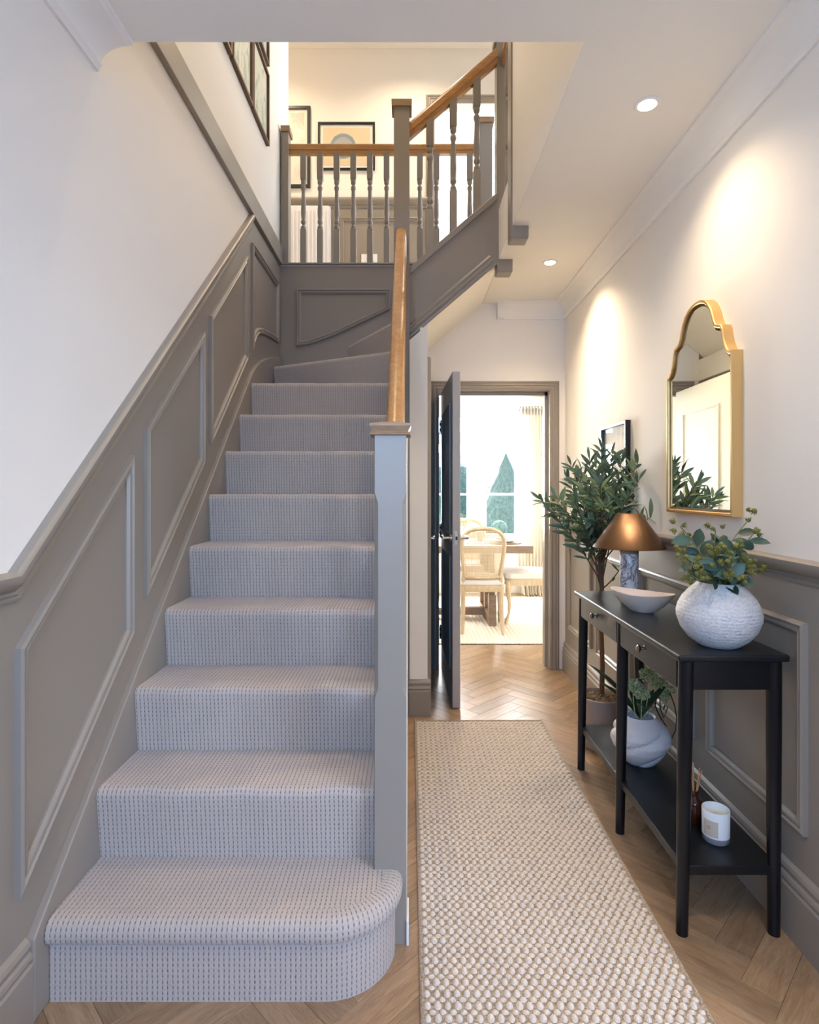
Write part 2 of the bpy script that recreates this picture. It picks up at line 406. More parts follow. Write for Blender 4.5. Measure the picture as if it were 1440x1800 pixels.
# ------------------------------------------------------------------ under-stair walls
def under(Y): return 1.9+.903*(Y-3.3)-.30
sp = struct('wall_spandrel', B().prism([(1.722, 0), (1.722, max(.03, under(1.722))), (3.3, under(3.3)), (3.3, 0)], 'x', -.06, -.008), WHITE)
us = struct('wall_understairs', B().prism([(.0, 0), (.102, 0), (.102, 2.212), (.0, 2.125)], 'y', 3.285, 3.30)
            .box(.06, .102, 3.30, 3.42, 0, 2.20).box(.06, .102, 4.04, YB, 0, 2.20).box(.06, .102, 3.42, 4.04, 1.99, 2.20), WALL)
# cupboard door in the understairs side wall
ARCH = [(0, 0), (0, .016), (.012, .022), (.02, .016), (.032, .016), (.038, .022), (.05, .018), (.056, .024), (.066, .02), (.07, 0)]
ARCH = [(-a, b_) for a, b_ in ARCH][::-1]
struct('trim_8', B().sweep([(.102, 3.42, 0), (.102, 3.42, 1.985), (.102, 4.035, 1.985), (.102, 4.035, 0)][::-1], (1, 0, 0), [(a*.9, b_) for a, b_ in ARCH]), TRIM)
d2 = struct('door_2', B().box(.064, .098, 3.425, 4.03, .008, 1.98), DOORD, bevel=.002)  # painted in the same darkened tone as the gap side of the leaf

# ------------------------------------------------------------------ mouldings
PANEL = [(0, 0), (0, .015), (.008, .019), (.013, .012), (.019, .012), (.022, .016), (.028, .014), (.035, .006), (.035, 0)]
def panel(pts, plane, c, parent, mat=TRIM):
    """closed panel moulding; pts 2-D in the plane"""
    if plane == 'x+': P = [(c, y, z) for y, z in pts]; N = (1, 0, 0)
    elif plane == 'x-': P = [(c, y, z) for y, z in pts]; N = (-1, 0, 0)
    else: P = [(x, c, z) for x, z in pts]; N = (0, -1, 0)
    n = len(pts); area = sum(pts[i][0]*pts[(i+1) % n][1]-pts[(i+1) % n][0]*pts[i][1] for i in range(n))
    ccw = area > 0
    if plane == 'x-': ccw = not ccw
    if not ccw: P = P[::-1]
    obj('panel_moulding', B().sweep(P, N, PANEL, True), mat, parent)
XP = XL+.004
panel([(1.352, .325), (1.912, .808), (1.912, 1.392), (1.352, .908)], 'x+', XP, wl)
panel([(2.007, .908), (2.574, 1.398), (2.574, 1.978), (2.007, 1.488)], 'x+', XP, wl)
panel([(2.662, 1.488), (3.262, 2.012), (3.262, 2.594), (2.662, 2.076)], 'x+', XP, wl)
arc = [(3.37, 2.085), (3.405, 2.14), (3.45, 2.185), (3.51, 2.22), (3.60, 2.245), (3.75, 2.270), (3.9, 2.286), (4.03, 2.297)]
panel(arc + [(4.03, 2.712), (3.37, 2.712)], 'x+', XP, wl)
for y0, y1 in ((1.604, 2.133), (2.24, 2.757), (2.865, 3.385), (3.495, 4.0)):
    panel([(y0, .318), (y1, .318), (y1, .908), (y0, .908)], 'x-', XR-.004, wr)
panel([(-.804, 2.702), (-.134, 2.702), (-.139, 2.557), (-.268, 2.495), (-.401, 2.433), (-.544, 2.366), (-.678, 2.318), (-.735, 2.304), (-.804, 2.297)], 'y', YB, ws)
panel([(-.64, 3.05), (.12, 3.05), (.12, 3.79), (-.64, 3.79)], 'y', YU-.004, wlb)

DADO = [(-.04, 0), (-.04, .011), (-.034, .014), (-.030, .007), (-.024, .012), (-.018, .006), (-.012, .014), (-.004, .027), (.008, .032), (.020, .032), (.026, .027), (.028, .018), (.028, 0)]
struct('trim_1', B().sweep([(XP-.004, -1.6, 1.060), (XP-.004, 1.345, 1.060), (XP-.004, 3.36, 2.842)], (1, 0, 0), DADO), TRIM, smooth=True)
struct('trim_2', B().sweep([(XR, 4.10, 1.056), (XR, 1.27, 1.056)], (-1, 0, 0), DADO), TRIM, smooth=True)
struct('trim_3', B().sweep([(.165, YU, 3.935), (-2.2, YU, 3.935)][::-1], (0, -1, 0), [(a*1.4, b_) for a, b_ in DADO]), TRIM, smooth=True)
SKIRT = [(0, 0), (0, .020), (.140, .020), (.146, .014), (.156, .018), (.166, .016), (.172, .010), (.186, .014), (.196, .010), (.205, 0)]
struct('baseboard_left', B().sweep([(XL+.004, -1.6, 0), (XL+.004, 1.392, 0)], (1, 0, 0), SKIRT), TRIM)
struct('baseboard_right', B().sweep([(XR-.004, 4.11, 0), (XR-.004, 1.27, 0)], (-1, 0, 0), SKIRT), TRIM)
struct('baseboard_understairs', B().sweep([(-.004, 3.285, 0), (.118, 3.285, 0)], (0, -1, 0), SKIRT).box(.102, .118, 3.285, 3.35, 0, .14).box(.102, .112, 3.285, 3.35, .14, .2), TRIM)
# skirting-like band at landing level on the left wall
struct('trim_4', B().box(XL, XL+.026, 1.62, 4.11, 2.868, 2.995), TRIM, bevel=.003)
# landing nosing
struct('trim_5', B().box(XL+.001, .50, 4.112, 4.25, ZL-.016, ZL-.001), TRIM, bevel=.005)
# cornice
def cove(d, p):
    pr = [(0, 0), (0, p), (.010, p), (.012, p-.012)]
    for i in range(9):
        t = i/8*PI/2; pr.append((.014+(d-.032)*(1-math.cos(t)), .016+(p-.03)*(1-math.sin(t))))
    return pr + [(d-.016, .020), (d-.008, .012), (d, .010), (d, 0)]
def cove_prof(d, p):      # a: height measured down from the ceiling is negative
    return [(-a, b_) for a, b_ in cove(d, p)][::-1]
struct('trim_6', B().sweep([(XL, -1.6, ZC), (XL, YO-.002, ZC)], (1, 0, 0), cove_prof(.088, .11)), CEIL, smooth=True)
struct('trim_7', B().sweep([(XR, YB, ZC), (XR, -1.6, ZC)], (-1, 0, 0), cove_prof(.113, .085)).sweep([(.655, YB, ZC), (XR, YB, ZC)], (0, -1, 0), cove_prof(.113, .085))
       .box(.62, .665, YB-.05, YB, ZC-.113, ZC), CEIL, smooth=True)
# dining doorway architrave and lining
struct('trim_10', B().sweep([(.21, YB, 0), (.21, YB, 1.98), (.995, YB, 1.98), (.995, YB, 0)], (0, -1, 0), [(-a_, b_) for a_, b_ in [(-q, r) for q, r in ARCH]][::-1] if False else [(-a, b_) for a, b_ in ARCH][::-1])
       .box(.995, 1.0, YB+.0, YB+.12, 0, 1.985).box(.205, .21, YB, YB+.12, 0, 1.985).box(.205, 1.0, YB, YB+.12, 1.98, 1.985)
       .box(.975, .995, YB+.055, YB+.12, 0, 1.98).box(.21, .995, YB+.055, YB+.12, 1.955, 1.98), TRIM)
# upstairs architrave
struct('trim_11', B().sweep([(.235, YU, ZL-.01), (.235, YU, 4.84), (1.0, YU, 4.84), (1.0, YU, ZL-.01)], (0, -1, 0), [(-a*1.2, b_) for a, b_ in ARCH][::-1])
       .box(.205, .235, YU, YU+.1, ZL-.01, 4.87).box(1.0, 1.02, YU, YU+.1, ZL-.01, 4.87).box(.205, 1.02, YU, YU+.1, 4.84, 4.87), TRIM)

# ------------------------------------------------------------------ staircase
RISE, GO, Y1 = .2095, .2325, 1.4325
st = thing('staircase', (-.45, 1.45, 0), 'carpeted staircase with taupe strings, square newels and oak handrail, turning at the top', 'staircase')
def carpet_step(k):
    yn = Y1+GO*(k-1); z = RISE*k; x0, x1 = -.899, -.056
    pr = [(yn+.022, z-RISE-.002), (yn+.004, z-.05)]
    for i in range(7):
        t = PI/2*i/6; pr.append((yn+.024-.024*math.cos(t), z-.026+.026*math.sin(t)))
    pr.append((yn+GO+.03, z))
    b = B(); s = 0; L = [0]
    for i in range(1, len(pr)): L.append(L[-1]+math.dist(pr[i], pr[i-1]))
    nx = 40; vs = []; rr = random.Random(k)
    ph = [rr.uniform(0, 6) for _ in range(3)]
    for i, (y, zz) in enumerate(pr):
        for j in range(nx+1):
            x = x0+(x1-x0)*j/nx
            wob = .0018*math.sin(x*21+ph[0])+.0012*math.sin(x*47+ph[1])
            vs.append((x, y+(wob if 0 < i < 7 else 0), zz+(wob*.5 if i > 3 else 0)))
    fs = []; uv = []
    for i in range(len(pr)-1):
        for j in range(nx):
            a = i*(nx+1)+j; fs.append((a, a+1, a+nx+2, a+nx+1))
            uv.append([(vs[q][0], L[q//(nx+1)]) for q in fs[-1]])
    b.add(vs, fs, uv)
    n = len(pr); yb = yn+GO+.03
    e = [(x0, y, zz) for y, zz in pr]+[(x0, yb, z-RISE)]; b.add(e, [tuple(range(n+1))], [[(y, zz) for _, y, zz in e]])
    e = [(x1, y, zz) for y, zz in pr]+[(x1, yb, z-RISE)]; b.add(e, [tuple(range(n+1))[::-1]], [[(y, zz) for _, y, zz in e[::-1]]])
    return b
# bottom step with a rounded end
def bottom_step():
    out = [(-.899, 1.449)] + [(-.899+.0138*i, 1.449) for i in range(1, 50)]
    for i in range(15):
        t = -PI/2+PI/2*i/14; out.append((-.212+.172*math.cos(t), 1.621+.172*math.sin(t)))
    out.append((-.040, 1.632))
    prof = [(0, 0), (0, .145), (.004, .150), (.013, .153), (.019, .162), (.021, .174), (.020, .186), (.015, .198), (.006, .207), (-.008, .2105), (-.03, .211)]
    n = len(out); rows = []
    for d, z in prof:
        row = []
        for i, (x, y) in enumerate(out):
            a = Vector(out[max(0, i-1)]); c = Vector(out[min(n-1, i+1)]); t = (c-a).normalized(); nn = Vector((t.y, -t.x))
            row.append((x+nn.x*d if i else x, y+(nn.y*d if i < n-1 else 0), z))
        rows.append(row)
    S_ = [0]
    for i in range(1, n): S_.append(S_[-1]+math.dist(out[i], out[i-1]))
    L = [0]
    for i in range(1, len(prof)): L.append(L[-1]+math.dist(prof[i], prof[i-1]))
    vs = [p for r in rows for p in r]; fs = []; uv = []
    for k in range(len(prof)-1):
        for i in range(n-1):
            f = (k*n+i, k*n+i+1, (k+1)*n+i+1, (k+1)*n+i); fs.append(f)
            uv.append([(S_[q % n], L[q//n]) for q in f])
    b = B().add(vs, fs, uv)
    top = rows[-1] + [(-.040-.03, 1.632, .211), (-.1, 1.632, .211), (-.1, 1.72, .211), (-.899, 1.72, .211)]
    top = rows[-1] + [(-.1, 1.632, .211), (-.1, 1.72, .211), (-.899, 1.72, .211)]
    b.add(top, [tuple(range(len(top)))], [[(x, y+L[-1]-1.48) for x, y, z in top]])
    return b
obj('step', bottom_step(), CARPET, st, smooth=True)
for k in range(2, 10): obj('step', carpet_step(k), CARPET, st, smooth=True)
def winder(poly, z0, z1, front):
    """poly in plan; first edge is the nosing"""
    b = B(); n = len(poly); bot = [(x, y, z0) for x, y in poly]; a, c = Vector(poly[0]), Vector(poly[1]); t = (c-a).normalized(); nn = Vector((t.y, -t.x))
    if nn.dot(Vector(front)) < 0: nn = -nn
    prof = [(-.02, z0), (-.002, z1-.05)] + [(-.022+.022*math.cos(q), z1-.024+.024*math.sin(q)) for q in [PI/2*i/5 for i in range(6)]]
    vs = []; L = [0]
    for i in range(1, len(prof)): L.append(L[-1]+math.dist(prof[i], prof[i-1]))
    for d, z in prof:
        for q in (a, c): vs.append((q.x+nn.x*d, q.y+nn.y*d, z))
    ln = (c-a).length; fs = []; uv = []
    for i in range(len(prof)-1):
        fs.append((2*i, 2*i+1, 2*i+3, 2*i+2)); uv.append([(0, L[i]), (ln, L[i]), (ln, L[i+1]), (0, L[i+1])])
    b.add(vs, fs, uv)
    e = [vs[-2], vs[-1]] + [(x, y, z1) for x, y in poly[2:]]
    b.add(e, [tuple(range(len(e)))], [[(p[0], p[1]) for p in e]])
    sd = [v for v in vs[1::2]]; e = sd + [(poly[2][0], poly[2][1], z1), (poly[2][0], poly[2][1], z0)]
    b.add(e, [tuple(range(len(e)))], [[(p[1], p[2]) for p in e]])
    return b
Z9 = RISE*9
obj('step', winder([(-.09, 3.40), (-.899, 3.84), (-.899, YB), (-.05, YB)], Z9-.002, Z9+RISE, (.3, -1)), CARPET, st)
obj('step', winder([(-.07, 3.47), (-.440, YB), (.02, YB), (.02, 3.47)], Z9+RISE-.002, Z9+2*RISE, (-1, -.5)), CARPET, st)
obj('step', winder([(.0, 3.37), (.0, YB), (.27, YB), (.27, 3.37)], Z9+3*RISE-.1, Z9+3*RISE, (-1, 0)), CARPET, st)
obj('step', winder([(.243, 3.37), (.243, YB), (.50, YB), (.50, 3.37)], Z9+4*RISE-.1, Z9+4*RISE-.02, (-1, 0)), CARPET, st)
obj('wall_string', B().prism([(1.392, 0), (1.392, .198), (3.245, 1.872), (3.33, 1.945), (3.42, 2.005), (3.55, 2.065), (3.70, 2.115), (3.9, 2.17), (4.128, 2.215), (4.128, 0)], 'x', XL+.001, -.9), TRIM, st, bevel=.004)
def nos(Y): return Z9+.901*(Y-3.2925)
obj('outer_string', B().prism([(1.72, nos(1.72)+.03), (3.3, nos(3.3)+.03), (3.3, nos(3.3)-.27), (1.72, max(.0, nos(1.72)-.27))], 'x', -.085, -.025), TRIM, st, bevel=.003)
# newels
def newel_body(x, y, z0, z1, c0=None, c1=None, wd=.09, tip=0):
    b = B(); h = wd/2; cx, cy = x+h, y+h
    def ring(z, c, h_=h): 
        q = [(h_, h_-c), (h_-c, h_), (-h_+c, h_), (-h_, h_-c), (-h_, -h_+c), (-h_+c, -h_), (h_-c, -h_), (h_, -h_+c)]
        return [(cx+u, cy+v, z) for u, v in q]
    e = .0015; r = [ring(z0, e)]
    if tip: r = [ring(z0, e, h-.004), ring(z0+.006, e)]
    if c0: r += [ring(c0, e), ring(c0+.03, .011), ring(c1-.03, .011), ring(c1, e)]
    r.append(ring(z1, e)); return b.rings(r)
def cap(x, y, z, wd=.09):
    h = wd/2; cx, cy = x+h, y+h; r = []
    for o, dz in ((.004, 0), (.012, .001), (.013, .005), (.010, .008), (.006, .010), (.005, .012), (.013, .026), (.013, .032), (-.02, .041)):
        a = h+o; r.append([(cx+a, cy+a, z+dz), (cx-a, cy+a, z+dz), (cx-a, cy-a, z+dz), (cx+a, cy-a, z+dz)])
    return B().rings(r)
n1 = obj('newel_post', newel_body(-.0990, 1.632, 0, 1.434, .69, 1.27), TRIM, st)
obj('newel_cap', cap(-.0990, 1.632, 1.432), OAKCAP, n1)
obj('skirting_return', B().box(-.009, -.002, 1.625, 1.722, 0, .07), WHITE, n1, bevel=.002)
n2 = obj('newel_post', newel_body(-.0895, 3.30, 0, 3.455), TRIM, st)
def cap2(x, y, z, wd=.09):
    h = wd/2; cx, cy = x+h, y+h; r = []
    for o, dz in ((.010, 0), (.012, .002), (.013, .036), (.010, .040), (-.02, .045)):
        a = h+o; r.append([(cx+a, cy+a, z+dz), (cx-a, cy+a, z+dz), (cx-a, cy-a, z+dz), (cx+a, cy-a, z+dz)])
    return B().rings(r)
obj('newel_cap', cap2(-.0895, 3.30, 3.455), OAKCAP, n2)
n3 = obj('newel_post', newel_body(.502, 3.33, 2.527, 3.86, tip=1), TRIM, st); obj('newel_cap', cap2(.502, 3.33, 3.86), OAKCAP, n3)
n4 = obj('newel_post', newel_body(.507, 2.905, 2.537, 3.86, tip=1), TRIM, st); obj('newel_cap', cap2(.507, 2.905, 3.86), OAKCAP, n4)
# upper string (closed, fronted by a capping and a base moulding)
def us_(x, d): return 2.55+.857*x+d
X0, X1 = .0, .503
obj('upper_string', B().prism([(X0, us_(X0, -.02)), (X1, us_(X1, -.02)), (X1, us_(X1, -.40)), (X0, us_(X0, -.40))], 'y', 3.330, 3.365), TRIM, st)
obj('string_capping', B().prism([(X0, us_(X0, 0)), (X1, us_(X1, 0)), (X1, us_(X1, -.042)), (X0, us_(X0, -.042))], 'y', 3.318, 3.375), TRIM, st, bevel=.004)
obj('string_moulding', B().sweep([(X0, 3.33, us_(X0, -.41)), (X1, 3.33, us_(X1, -.41))], (0, -1, 0), [(0, 0), (0, .010), (.016, .012), (.022, .006), (.03, .012), (.04, .012), (.046, .006), (.056, .010), (.066, .004), (.07, 0)]), TRIM, st)
# handrails
RAIL = [(-.028, -.010), (-.030, .010), (-.028, .026), (-.020, .034), (0, .037), (.020, .034), (.028, .026), (.030, .010), (.028, -.010), (.020, -.014), (.018, -.034), (-.018, -.034), (-.020, -.014)]
def rail(p0, p1):
    p0, p1 = Vector(p0), Vector(p1); t = p1-p0; side = Vector((t.y, -t.x, 0)).normalized(); up = Vector((0, 0, 1)) ; c = t.normalized(); up = (up-c*c.z).normalized()
    # plumb cut ends
    def r(p): return [p+side*a+Vector((0, 0, 1))*(b_/up.z) for a, b_ in RAIL]
    return B().rings([r(p0), r(p1)][::-1])
zr = 2.768-.037/.745
obj('handrail', rail((-.047, 1.70, zr-.9*(3.3-1.70)), (-.047, 3.302, zr)), OAK, st, smooth=True)
obj('handrail', rail((.0, 3.345, 3.389-.05), (.503, 3.345, 3.389-.05+.857*.503)), OAKX, st, smooth=True)
obj('handrail', rail((.552, 2.99, 3.745), (.552, 3.332, 3.745)), OAK, st, smooth=True)
# balusters
def baluster(x, y, z0, z1, tb, tt, slope=0, ax='x', w_=.041):
    """square blocks with a turned middle between tb and tt"""
    h = w_/2; b = B()
    def sq(z, s=0, k=h):
        q = []
        for u, v in ((1, 1), (-1, 1), (-1, -1), (1, -1)):
            q.append((x+u*k, y+v*k, z+(s*u*k if ax == 'x' else s*v*k)))
        return q
    b.rings([sq(z0, slope), sq(tb-.004), sq(tb, 0, h*.85)]); b.rings([sq(tt, 0, h*.85), sq(tt+.004), sq(z1, slope)])
    L = tt-tb; pr = [(0, .85), (.03, .92), (.06, .85), (.075, .55), (.10, .50), (.12, .78), (.15, .92), (.18, .80), (.195, .66), (.25, .80), (.34, .92), (.42, .88), (.6, .72), (.78, .62), (.80, .80), (.835, .92), (.87, .80), (.885, .52), (.905, .52), (.92, .80), (.95, .92), (.985, .85), (1, .8)]
    b.lathe([(h*r, t*L) for t, r in pr], (x, y, tb), 14)
    return b
for x in (.118, .252, .387):
    z0 = us_(x, -.002); z1 = 3.389+.857*x-.082
    obj('baluster', baluster(x, 3.345, z0, z1, z0+.235, z0+.60, .857), TRIM, st, smooth=True)
for i in range(10):
    y = 1.85+.145*i; z0 = nos(y)+.028; obj('baluster', baluster(-.052, y, z0, zr-.9*(3.3-y)-.04, z0+.235, z0+.60, .9, 'y'), TRIM, st, smooth=True)
obj('baluster', baluster(.552, 3.11, 2.885, 3.715, 3.13, 3.50), TRIM, st, smooth=True)
obj('baluster', baluster(.552, 3.225, 2.885, 3.715, 3.13, 3.50), TRIM, st, smooth=True)
obj('landing_string', B().box(.512, .56, 2.99, 3.335, 2.6005, 2.885), CEIL, st)

# gallery balustrade on the landing edge
gb = thing('gallery_balustrade', (-.2, 4.16, ZL), 'taupe balustrade with turned spindles and oak rail along the landing edge', 'balustrade')
nl = obj('newel_post', B().box(-.909, -.862, 4.125, 4.215, ZL-.001, 3.82), TRIM, gb, bevel=.0015)
obj('newel_cap', B().box(-.915, -.850, 4.113, 4.227, 3.82, 3.862), OAKCAP, nl, bevel=.003)
nr = obj('newel_post', newel_body(.50, 4.125, ZL-.001, 3.885), TRIM, gb); obj('newel_cap', cap2(.50, 4.125, 3.885), OAKCAP, nr)
obj('handrail', rail((-.862, 4.17, 3.717), (.50, 4.17, 3.717)), OAKX, gb, smooth=True)
for i in range(11):
    x = -.862+.105+.1195*i-.005
    if x < .47: obj('baluster', baluster(x, 4.17, ZL-.001, 3.69, ZL+.255, ZL+.61), TRIM, gb, smooth=True)

# ------------------------------------------------------------------ dining door leaf
d1 = struct('door_1', B().box(0, .042, -.745, 0, .008, 1.965), DOORP, bevel=.0015)
obj('shade_face', B().box(-.002, 0.0002, -.744, -.001, .009, 1.964), DOORD, d1)  # thin darker sheet, painted shade on the side facing the gap
obj('white_face', B().box(.0418, .044, -.744, -.001, .009, 1.964), DOORW, d1)
thin = [(0, 0), (0, .004), (.006, .007), (.012, .003), (.014, 0)]
for z0, z1 in ((1.0, 1.80), (.2, .88)):
    for sgn, xx in ((1, .044), (-1, -.002)):
        P = [(xx, -.62, z0), (xx, -.12, z0), (xx, -.12, z1), (xx, -.62, z1)]
        if sgn < 0: P = P[::-1]
        obj('panel_moulding', B().sweep(P, (sgn, 0, 0), thin, True), DOORW if sgn > 0 else DOORD, d1)
def lever(sgn, x0, y, z, ydir=1):
    b = B(); b.tube([(x0, y, z), (x0+sgn*.008, y, z)], .026, 18); b.tube([(x0+sgn*.006, y, z), (x0+sgn*.05, y, z)], .009, 10)
    b.tube([(x0+sgn*.046, y-.008*ydir, z), (x0+sgn*.05, y+.03*ydir, z+.003), (x0+sgn*.05, y+.08*ydir, z), (x0+sgn*.048, y+.125*ydir, z-.004)], [.010, .009, .009, .007], 10); return b
obj('lever_handle', lever(1, .044, -.685, .992), CHROME, d1, smooth=True)
obj('lever_handle', lever(-1, -.002, -.685, .992), CHROME, d1, smooth=True)
lp = obj('latch_plate', B().box(.012, .030, -.7475, -.744, .955, 1.035), CHROME, d1, bevel=.002)
obj('latch_bolt', B().box(.016, .026, -.752, -.747, .985, 1.005), DARKM, lp)
for z in (.27, .99, 1.72):
    h = obj('hinge', B().tube([(-.006, .004, z-.05), (-.006, .004, z+.05)], .007, 10), CHROME, d1, smooth=True)
    obj('hinge_knuckle', B().tube([(-.006, .004, z-.03), (-.006, .004, z-.01)], .0076, 10).tube([(-.006, .004, z+.01), (-.006, .004, z+.03)], .0076, 10), DARKM, h, smooth=True)
d1.location = (.226, 4.118, 0); d1.rotation_euler = (0, 0, math.radians(2.0))
obj('lever_handle', lever(1, .098, 3.50, .985), CHROME, d2, smooth=True)

# ------------------------------------------------------------------ downlights
DL = [(.817, 3.374), (.815, 1.989), (.81, .60), (.81, -.8), (-.3, .2), (-.3, -.9)]
lab = ['recessed round downlight glowing in the ceiling near the dining doorway', 'bright recessed downlight in the ceiling above the gold mirror']
for i, (x, y) in enumerate(DL):
    if i < 2:
        t = thing('downlight', (x, y, ZC), lab[i], 'downlight', 'recessed ceiling downlights')
        obj('bezel', B().lathe([(.030, -.004), (.040, -.004), (.043, -.001), (.043, .0)], (x, y, ZC), 28), WHITE, t, smooth=True)
        obj('lens', B().lathe([(.001, -.0045), (.030, -.0045), (.030, -.002), (.001, -.002)], (x, y, ZC), 24), LENS, t)
    lamp('downlight_glow', 'SPOT', (x, y, ZC-.012), (58, 26, 28, 17, 26, 15)[i], (1, .79, .55), spot_size=math.radians(130), spot_blend=1.0, shadow_soft_size=.03)
for x, y, e, sz in ((.05, 4.75, 42, 140), (-1.3, 4.75, 32, 140), (1.1, 4.6, 24, 140), (-.38, 2.5, 72, 78)):
    lamp('landing_downlight_glow', 'SPOT', (x, y, 5.34), e, (1, .79, .55), spot_size=math.radians(sz), spot_blend=.8, shadow_soft_size=.03)

# ------------------------------------------------------------------ runner rug
rg = thing('runner_rug', (.38, 2.0, 0), 'cream bobble-weave runner rug lying on the herringbone floor beside the stairs', 'rug')
RX0, RX1, RY0, RY1 = .028, .728, .80, 3.195
obj('base_cloth', B().box(RX0, RX1, RY0, RY1, .0003, .008), RUGB, rg)
b = B()
nx = 27; px = (RX1-RX0-.02)/nx; py = .0172; ny = int((RY1-RY0-.01)/py); rr = random.Random(3)
dome = []
for t in (0, .5, .85): dome.append((math.cos(t*PI/2), math.sin(t*PI/2)))
for j in range(ny):
    big = j % 2 == 0
    for i in range(nx):
        cx = RX0+.010+px*(i+(.25 if big else .75)); cy = RY0+.008+py*j
        if cx > RX1-.008: continue
        a = px*(.40 if big else .42)*rr.uniform(.9, 1.08); c = py*(.72 if big else .50)*rr.uniform(.9, 1.1); h = (.0115 if big else .0085)*rr.uniform(.85, 1.15)
        n = 7; vs = []
        for r_, z_ in dome:
            vs += [(cx+a*r_*math.cos(2*PI*q/n), cy+c*r_*math.sin(2*PI*q/n), .005+h*z_) for q in range(n)]
        vs.append((cx, cy, .005+h))
        fs = [(k*n+q, k*n+(q+1) % n, (k+1)*n+(q+1) % n, (k+1)*n+q) for k in range(2) for q in range(n)] + [(2*n+q, 2*n+(q+1) % n, 3*n) for q in range(n)]
        b.add(vs, fs)
pile = obj('wool_pile', b, RUGP, rg, kind='stuff')
for p in pile.data.polygons: p.use_smooth = True
obj('bound_edge', B().tube([(RX0+.004, RY0+.05*i, .006+.0008*(i % 2)) for i in range(49)], .006, 7).tube([(RX1-.004, RY0+.05*i, .006+.0008*(i % 2)) for i in range(49)], .006, 7)
    .tube([(RX0+(RX1-RX0)*i/20, RY1-.003, .006) for i in range(21)], .005, 7), RUGB, rg, smooth=True)

# ------------------------------------------------------------------ console table
ct = thing('console_table', (.93, 2.17, 0), 'black console table with two drawers and a low shelf against the right wall', 'console table')
TX0, TX1, TY0, TY1, TZ = .762, 1.078, 1.640, 2.690, .81
obj('tabletop', B().box(TX0, TX1, TY0, TY1, TZ-.020, TZ), BLACKW, ct, bevel=.006, seg=3)
def leg(x, y, dx=0): return B().tube([(x, y, TZ-.02), (x+dx*.3, y, .55), (x+dx, y, 0)], [.021, .0205, .0165], 16)
for y in (1.672, 2.165, 2.655):
    obj('leg', leg(.797, y, -.012), BLACKL, ct, smooth=True)
for y in (1.672, 2.655):
    obj('leg', leg(1.050, y, 0), BLACKL, ct, smooth=True)
obj('end_panel', B().box(.815, 1.035, 1.664, 1.680, TZ-.105, TZ-.02), BLACKL, ct)
obj('end_panel', B().box(.815, 1.035, 2.648, 2.664, TZ-.105, TZ-.02), BLACKL, ct)
obj('back_panel', B().box(1.045, 1.06, 1.69, 2.64, TZ-.105, TZ-.02), BLACKL, ct)
obj('front_rail', B().box(.784, .80, 1.69, 2.64, TZ-.112, TZ-.105), BLACKW, ct)
for y0, y1 in ((1.694, 2.144), (2.186, 2.634)):
    d = obj('drawer', B().box(.779, .80, y0, y1, TZ-.106, TZ-.022), BLACKW, ct, bevel=.0015)
    yc = (y0+y1)/2; b = B()
    pr = [(.011, 0), (.011, .002), (.005, .004), (.004, .014), (.010, .018), (.012, .024), (.007, .029), (.001, .030)]
    rs = []
    for r_, d_ in pr: rs.append([(.779-d_, yc+r_*(1+(.22 if q % 2 else 0)*(d_ < .003 or d_ > .015))*math.cos(2*PI*q/16), TZ-.056+r_*(1+(.22 if q % 2 else 0)*(d_ < .003 or d_ > .015))*math.sin(2*PI*q/16)) for q in range(16)])
    obj('knob', b.rings(rs), KNOBM, d, label='dark nickel flower-shaped knob')
obj('shelf', B().box(.785, 1.06, 1.665, 2.665, .172, .200), BLACKW, ct, bevel=.002)

# ------------------------------------------------------------------ white textured vase + eucalyptus
VC = (.935, 1.756, TZ)
va = obj('round_vase', B().lathe([(.001, .004), (.055, 0), (.062, .004), (.085, .022), (.106, .05), (.117, .082), (.118, .098), (.114, .118), (.102, .142), (.082, .166), (.064, .182), (.061, .188), (.058, .190), (.055, .186), (.056, .178), (.09, .14), (.10, .09), (.06, .02), (.001, .016)], VC, 56), VASEW, None, VC, smooth=True,
        label='round rough-textured white ceramic vase on the near end of the console', cat='vase')
def leaf_mesh(name, mat, wd, fold=.12, droop=.15, n=5):
    b = B(); vs = []; fs = []
    for i in range(n+1):
        t = i/n; ww = wd*math.sin(PI*min(1, t*.93+.035))**.8*(1 if t < .6 else 1-.25*(t-.6)); z = -droop*t*t
        if i == n: ww = .004
        vs += [(-ww, t, z+fold*ww), (0, t, z), (ww, t, z+fold*ww)]
    for i in range(n):
        a = 3*i; fs += [(a, a+1, a+4, a+3), (a+1, a+2, a+5, a+4)]
    return mesh_of(b.add(vs, fs), name, mat)
def orient(p, d, up, s):
    d = Vector(d).normalized(); up = Vector(up); x = d.cross(up)
    if x.length < 1e-4: x = d.orthogonal()
    x.normalize(); z = x.cross(d)
    return Matrix(((x.x, d.x, z.x, p[0]), (x.y, d.y, z.y, p[1]), (x.z, d.z, z.z, p[2]), (0, 0, 0, 1))) @ Matrix.Diagonal((s, s, s, 1))
def curve3(a, c, b_, n=8):
    a, b_, c = Vector(a), Vector(b_), Vector(c); return [a*(1-t)**2+c*2*t*(1-t)+b_*t*t for t in [i/n for i in range(n+1)]]
def at(u, v, Y): return Vector(((u-720)*Y/1020, Y, 1.28-(v-860)*Y/1020))
def rv(r): return Vector((r.gauss(0, 1), r.gauss(0, 1), r.gauss(0, 1))).normalized()

